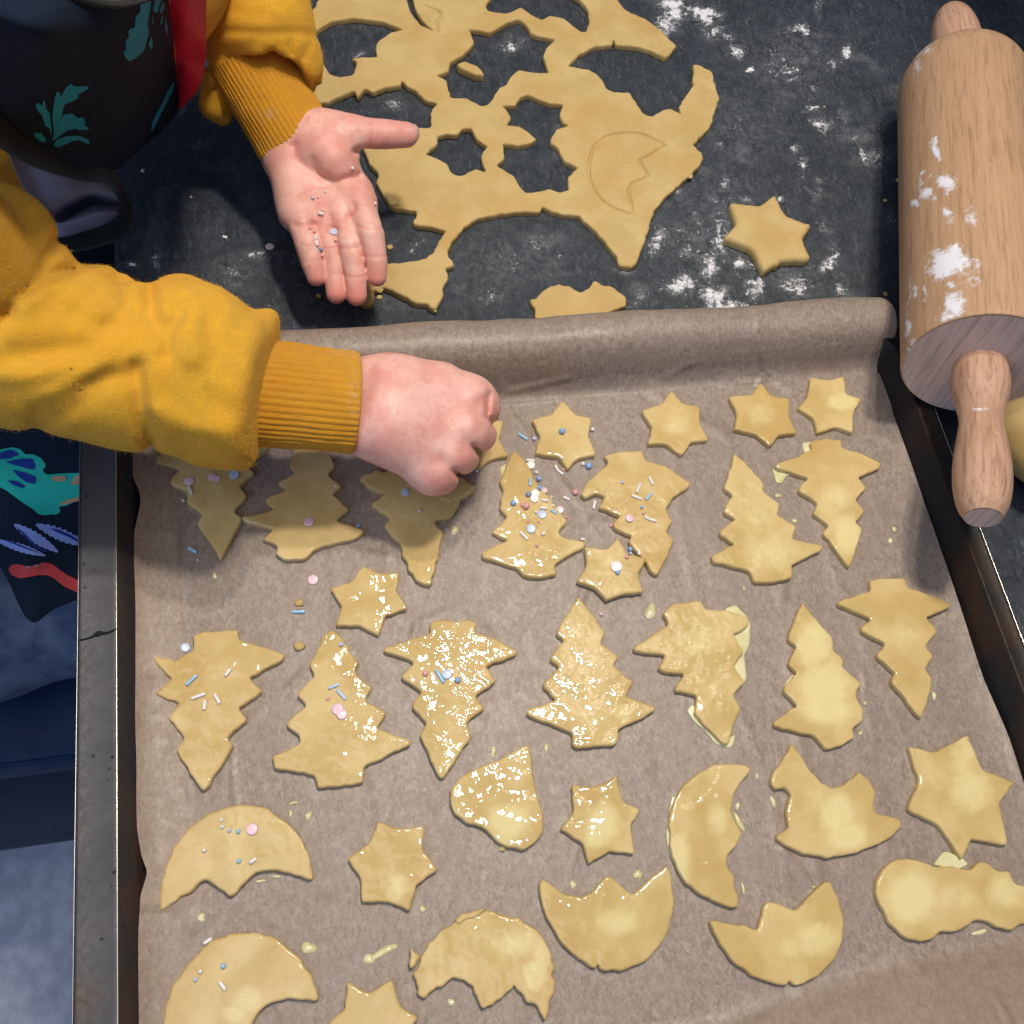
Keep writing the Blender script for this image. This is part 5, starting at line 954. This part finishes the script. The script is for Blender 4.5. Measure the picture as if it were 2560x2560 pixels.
dd('g', 'bead', 'white', (1190,838,12), (1195,875,13), (1097,1001,13), (1077,1650,13)); dd('g', 'bead', 'paleblue', (1232,893,12), (1051,1693,13)); dd('g', 'bead', 'lightblue', (1280,900,14), (1282,1058,14), (1199,1620,17)); dd('g', 'disc', 'palepink', (1353,888,31)); dd('g', 'rod', 'white', (1340,1070,1376,1045), (1093,1502,1138,1473), (1178,1705,1212,1750))
dd('a', 'disc', 'white', (1448,1327,22)); dd('a', 'bead', 'white', (768,922,12), (1027,1062,8)); dd('a', 'rod', 'white', (1197,1274,1220,1280), (697,1420,730,1426))
dd('p', 'bead', 'white', (826,624,17), (600,830,14), (1020,932,16), (553,1015,19), (572,1020,18)); dd('p', 'bead', 'paleblue', (490,886,18)); dd('p', 'bead', 'palepink', (537,877,13), (577,985,12)); dd('p', 'bead', 'pink', (463,1147,15), (494,1172,15), (683,1250,19), (563,1380,17)); dd('p', 'rod', 'white', (516,1205,522,1245), (522,1250,530,1300)); dd('p', 'bead', 'greyblue', (550,1328,22)); dd('p', 'disc', 'paleblue', (670,1175,35))
NAME = dict(rod='sprinkle_rod', bead='sprinkle_bead', disc='sprinkle_disc'); CN = dict(white='white', blue='deep blue', lightblue='light blue', pink='pink', palepink='pale pink', paleblue='pale blue', greyblue='grey blue', cream='cream', teal='pale green')
MESH = {}
def base_mesh(kind, col):
    if (kind, col) in MESH: return MESH[(kind, col)]
    bm = bmesh.new()
    if kind == 'bead': bmesh.ops.create_icosphere(bm, subdivisions=2, radius=1)
    elif kind == 'disc':
        n = 24; prof = [(0, 1.0), (.8, 1.0), (.94, .75), (1, .2), (1, -.6), (.92, -1)]; V = [bm.verts.new((0, 0, .16))]
        rings = [[bm.verts.new((r*math.cos(2*math.pi*k/n), r*math.sin(2*math.pi*k/n), .16*z)) for k in range(n)] for r, z in prof[1:]]
        for k in range(n): bm.faces.new((V[0], rings[0][k], rings[0][(k+1) % n]))
        for a, b in zip(rings[:-1], rings[1:]):
            for k in range(n): bm.faces.new((a[k], b[k], b[(k+1) % n], a[(k+1) % n]))
        bm.faces.new(rings[-1][::-1])
    else:
        n = 14; st_ = [(-1, .70), (-.97, .92), (-.92, 1), (.92, 1), (.97, .92), (1, .70)]
        rings = [[bm.verts.new((x, r*math.cos(2*math.pi*k/n), r*math.sin(2*math.pi*k/n))) for k in range(n)] for x, r in st_]
        for a, b in zip(rings[:-1], rings[1:]):
            for k in range(n): bm.faces.new((a[k], a[(k+1) % n], b[(k+1) % n], b[k]))
        bm.faces.new(rings[0][::-1]); bm.faces.new(rings[-1])
    me = bpy.data.meshes.new(NAME[kind]); bm.normal_update(); bm.to_mesh(me); bm.free(); me.polygons.foreach_set('use_smooth', [True]*len(me.polygons)); me.materials.append(SPR[col]); MESH[(kind, col)] = me; return me
todo = []
for t_, kind, col, q in S:
    if kind == 'rod': c = T(t_, [((q[0]+q[2])/2, (q[1]+q[3])/2)])[0]
    else: c = T(t_, [q[:2]])[0]
    P, nrm, ob = hit(*c); todo.append((t_, kind, col, q, c, P, nrm, ob))
BR = (('heaped', 'on the sprinkle-heaped tree cookie'), ('hooked tree', 'on the star lapping the hooked tree'), ('hooked', 'on the tree cookie with the hooked branch'), ('four white rods', 'on the upside-down tree at the far left'), ('pink double', 'on the round-tipped tree cookie'),
      ('blue rod and discs', 'on the upside-down tree left of centre'), ('one blue bead', 'on the star right of the fist'), ('one pink disc', 'on the tree under the cuff'), ('torn edge', 'on the torn tree under the fist'), ('hidden under', 'on the tree under the sleeve'),
      ('upper left moon', 'on the upper left moon cookie'), ('lower left corner', 'on the moon cookie in the lower left corner'))
LAB = {}
for t_, kind, col, q, c, P, nrm, ob in todo:
    s = TILE[t_][2]; k = DEPTH(np.array(P))/F; o = bpy.data.objects.new(NAME[kind], base_mesh(kind, col)); COL.objects.link(o)
    nrm = Vector(nrm); nrm = nrm if nrm.z > 0 else Vector((0, 0, 1))
    if kind == 'bead': r = q[2]*s*k*.92; o.scale = (r, r, r); o.location = P+nrm*r*.72
    elif kind == 'disc':
        r = q[2]*s*k; o.scale = (r, r, r); o.rotation_euler = (nrm*.6+Vector((random.uniform(-.12, .12), random.uniform(-.12, .12), .5))).to_track_quat('Z', 'Y').to_euler(); o.location = P+Vector((0, 0, r*.18+.0002))
    else:
        a, b = T(t_, [q[:2]])[0], T(t_, [q[2:]])[0]; A, B = PX(a[0], a[1], P.z), PX(b[0], b[1], P.z); L = max(np.linalg.norm(B-A), .0014); rr_ = .00072 if s < .27 else .00078
        o.scale = (L/2, rr_, rr_); o.rotation_euler = (0, 0, math.atan2(B[1]-A[1], B[0]-A[0])); o.location = P+Vector((0, 0, rr_*.75))
    nm = ob.name if ob else ''
    where = None
    if nm in SHORT:
        for key, w_ in BR:
            if key in SHORT[nm][1]: where = w_; break
        if where is None: where = 'on the %s' % SHORT[nm][0]
    elif 'baking_paper' in nm: where = 'loose on the baking paper'
    elif 'hand' in nm: where = 'lying in the open palm' if t_ == 'p' else 'at the fist'
    elif 'egg' in nm: where = 'in the egg wash beside the heaped tree'
    else: where = 'fallen on the dark worktop'
    tag(o, None, 'sprinkle', 'sprinkles ' + where)
    LAB.setdefault('%s %s sprinkle %s' % (CN[col], kind, where), []).append((c, o))
ORD = ['first', 'second', 'third', 'fourth', 'fifth', 'sixth', 'seventh', 'eighth', 'ninth', 'tenth', 'eleventh', 'twelfth', 'thirteenth', 'fourteenth', 'fifteenth']
def spread(base, lst):
    """same look, same place: told apart by their order from the left"""
    lst.sort(key=lambda q: q[0][0])
    for i, (c, o) in enumerate(lst):
        o['label'] = base if len(lst) == 1 else ('left ' if i == 0 else 'right ')+base if len(lst) == 2 else '%s, %s from the left' % (base, ORD[i] if i < len(lst)-1 else 'last')
for base, lst in LAB.items(): spread(base, lst)
CKN = [(np.array(o.location)[:2], SHORT[o.name]) for o in COL.objects if o.name in SHORT]
def near(o): 
    p = np.array(o.location)[:2]; return min(CKN, key=lambda q: np.linalg.norm(q[0]-p))[1]
LD = {}
for o in COL.objects:
    if o.name.startswith('egg_wash_drop'):
        kd, ds = near(o); sz = max(o.dimensions[:2]); el = max(o.dimensions[:2])/max(min(o.dimensions[:2]), 1e-6)
        base = '%s egg wash drop on the paper near the %s' % ('long' if el > 1.8 else 'large round' if sz > .006 else 'small round', ('%s %s' % (kd.replace(' cookie', ''), ds)).split(',')[0])
        LD.setdefault(' '.join(base.split()[:13]), []).append((PROJ(np.array(o.location)), o))
for base, lst in LD.items():
    lst.sort(key=lambda q: q[0][0])
    for i, (c, o) in enumerate(lst): o['label'] = base if len(lst) == 1 else base+', '+('leftmost' if i == 0 else 'rightmost' if i == len(lst)-1 else ORD[i]+' leftward')

# crumbs of dough lying loose
CRL = ['dough crumb just above the light blue rod on the paper', 'smaller dough crumb touching the light blue rod on the paper', 'star-shaped dough crumb beside the round-tipped tree', 'flat crumb between the thick star and the rolling pin', 'crumb close to the left side of the rolling pin',
       'round crumb at the right edge of the dough sheet', 'crumb between the curled paper corner and the rolling pin', 'greenish crumb in the shadow below the little finger', 'tiny crumb above the flour smear near the rolling pin', 'crumb on the worktop right of the index finger',
       'upper crumb by the tip of the index finger', 'lower crumb by the tip of the index finger', 'speck of dough in the shadow of the open hand', 'crumb at the horn of the cracked moon cookie', 'pale crumb under the heart cookie', 'crumb at the lower tip of the dough sheet']
CR = [('d',1608,1520,26,20),('d',1602,1548,10,8),('d',1606,1752,28,26),('c',1185,1078,15,9),('c',1255,970,14,12),('c',138,950,18,17),('c',1186,1580,14,14),('a',1710,1590,12,14),('c',860,575,7,7),('b',375,1330,18,16),('b',320,1560,20,18),('b',318,1598,16,16),('a',1010,1545,8,6),('i',1345,655,10,8),('h',980,995,12,10),('b',618,1670,9,8)]
for k, (t_, x, y, rx, ry) in enumerate(CR):
    c = T(t_, [(x, y)])[0]; P, nrm, ob = hit(*c); bm = bmesh.new(); bmesh.ops.create_icosphere(bm, subdivisions=2, radius=1); s = TILE[t_][2]*DEPTH(np.array(P))/F; r = (rx+ry)/2*s
    V = [(P.x+v.co.x*rx*s*(1+.5*mnoise.noise(v.co*1.7+Vector((k, 0, 0)))), P.y+v.co.y*ry*s*(1+.5*mnoise.noise(v.co*1.7+Vector((k, 5, 0)))), P.z+r*.35+v.co.z*r*.5*(1+.4*mnoise.noise(v.co*2+Vector((0, k, 0))))) for v in bm.verts]; Fl = [[v.index for v in f.verts] for f in bm.faces]; bm.free()
    mk('dough_crumb', V, Fl, M['dough'], label=CRL[k], category='crumb', group='loose dough crumbs')

# grains of flour on the worktop: nobody could count them
V = []; Fl = []
rg = np.random.default_rng(5)
for (c, rx, ry, wt) in FLB:
    if wt < .45: continue
    n = int(rx*ry*.045*wt**2)+3
    for _ in range(n):
        a = rg.uniform(0, 6.28); q = abs(rg.normal())*.62; x, y = c[0]+rx*q*math.cos(a), c[1]+ry*q*math.sin(a)
        w_ = PX(x, y, 0); r = .00008+.00034*rg.random()**3.2
        if w_[0] < -.095 or w_[1] < .295 and w_[0] < .30: continue
        b = len(V)
        for dx, dy, dz_ in ((1, 0, 0), (0, 1, 0), (-1, 0, 0), (0, -1, 0), (0, 0, .8)): V.append((w_[0]+dx*r*rg.uniform(.6, 1.3), w_[1]+dy*r*rg.uniform(.6, 1.3), dz_*r*1.2))
        Fl += [(b+i, b+(i+1) % 4, b+4) for i in range(4)]
mk('flour', V, Fl, M['flourm'], kind='stuff', smooth=False)
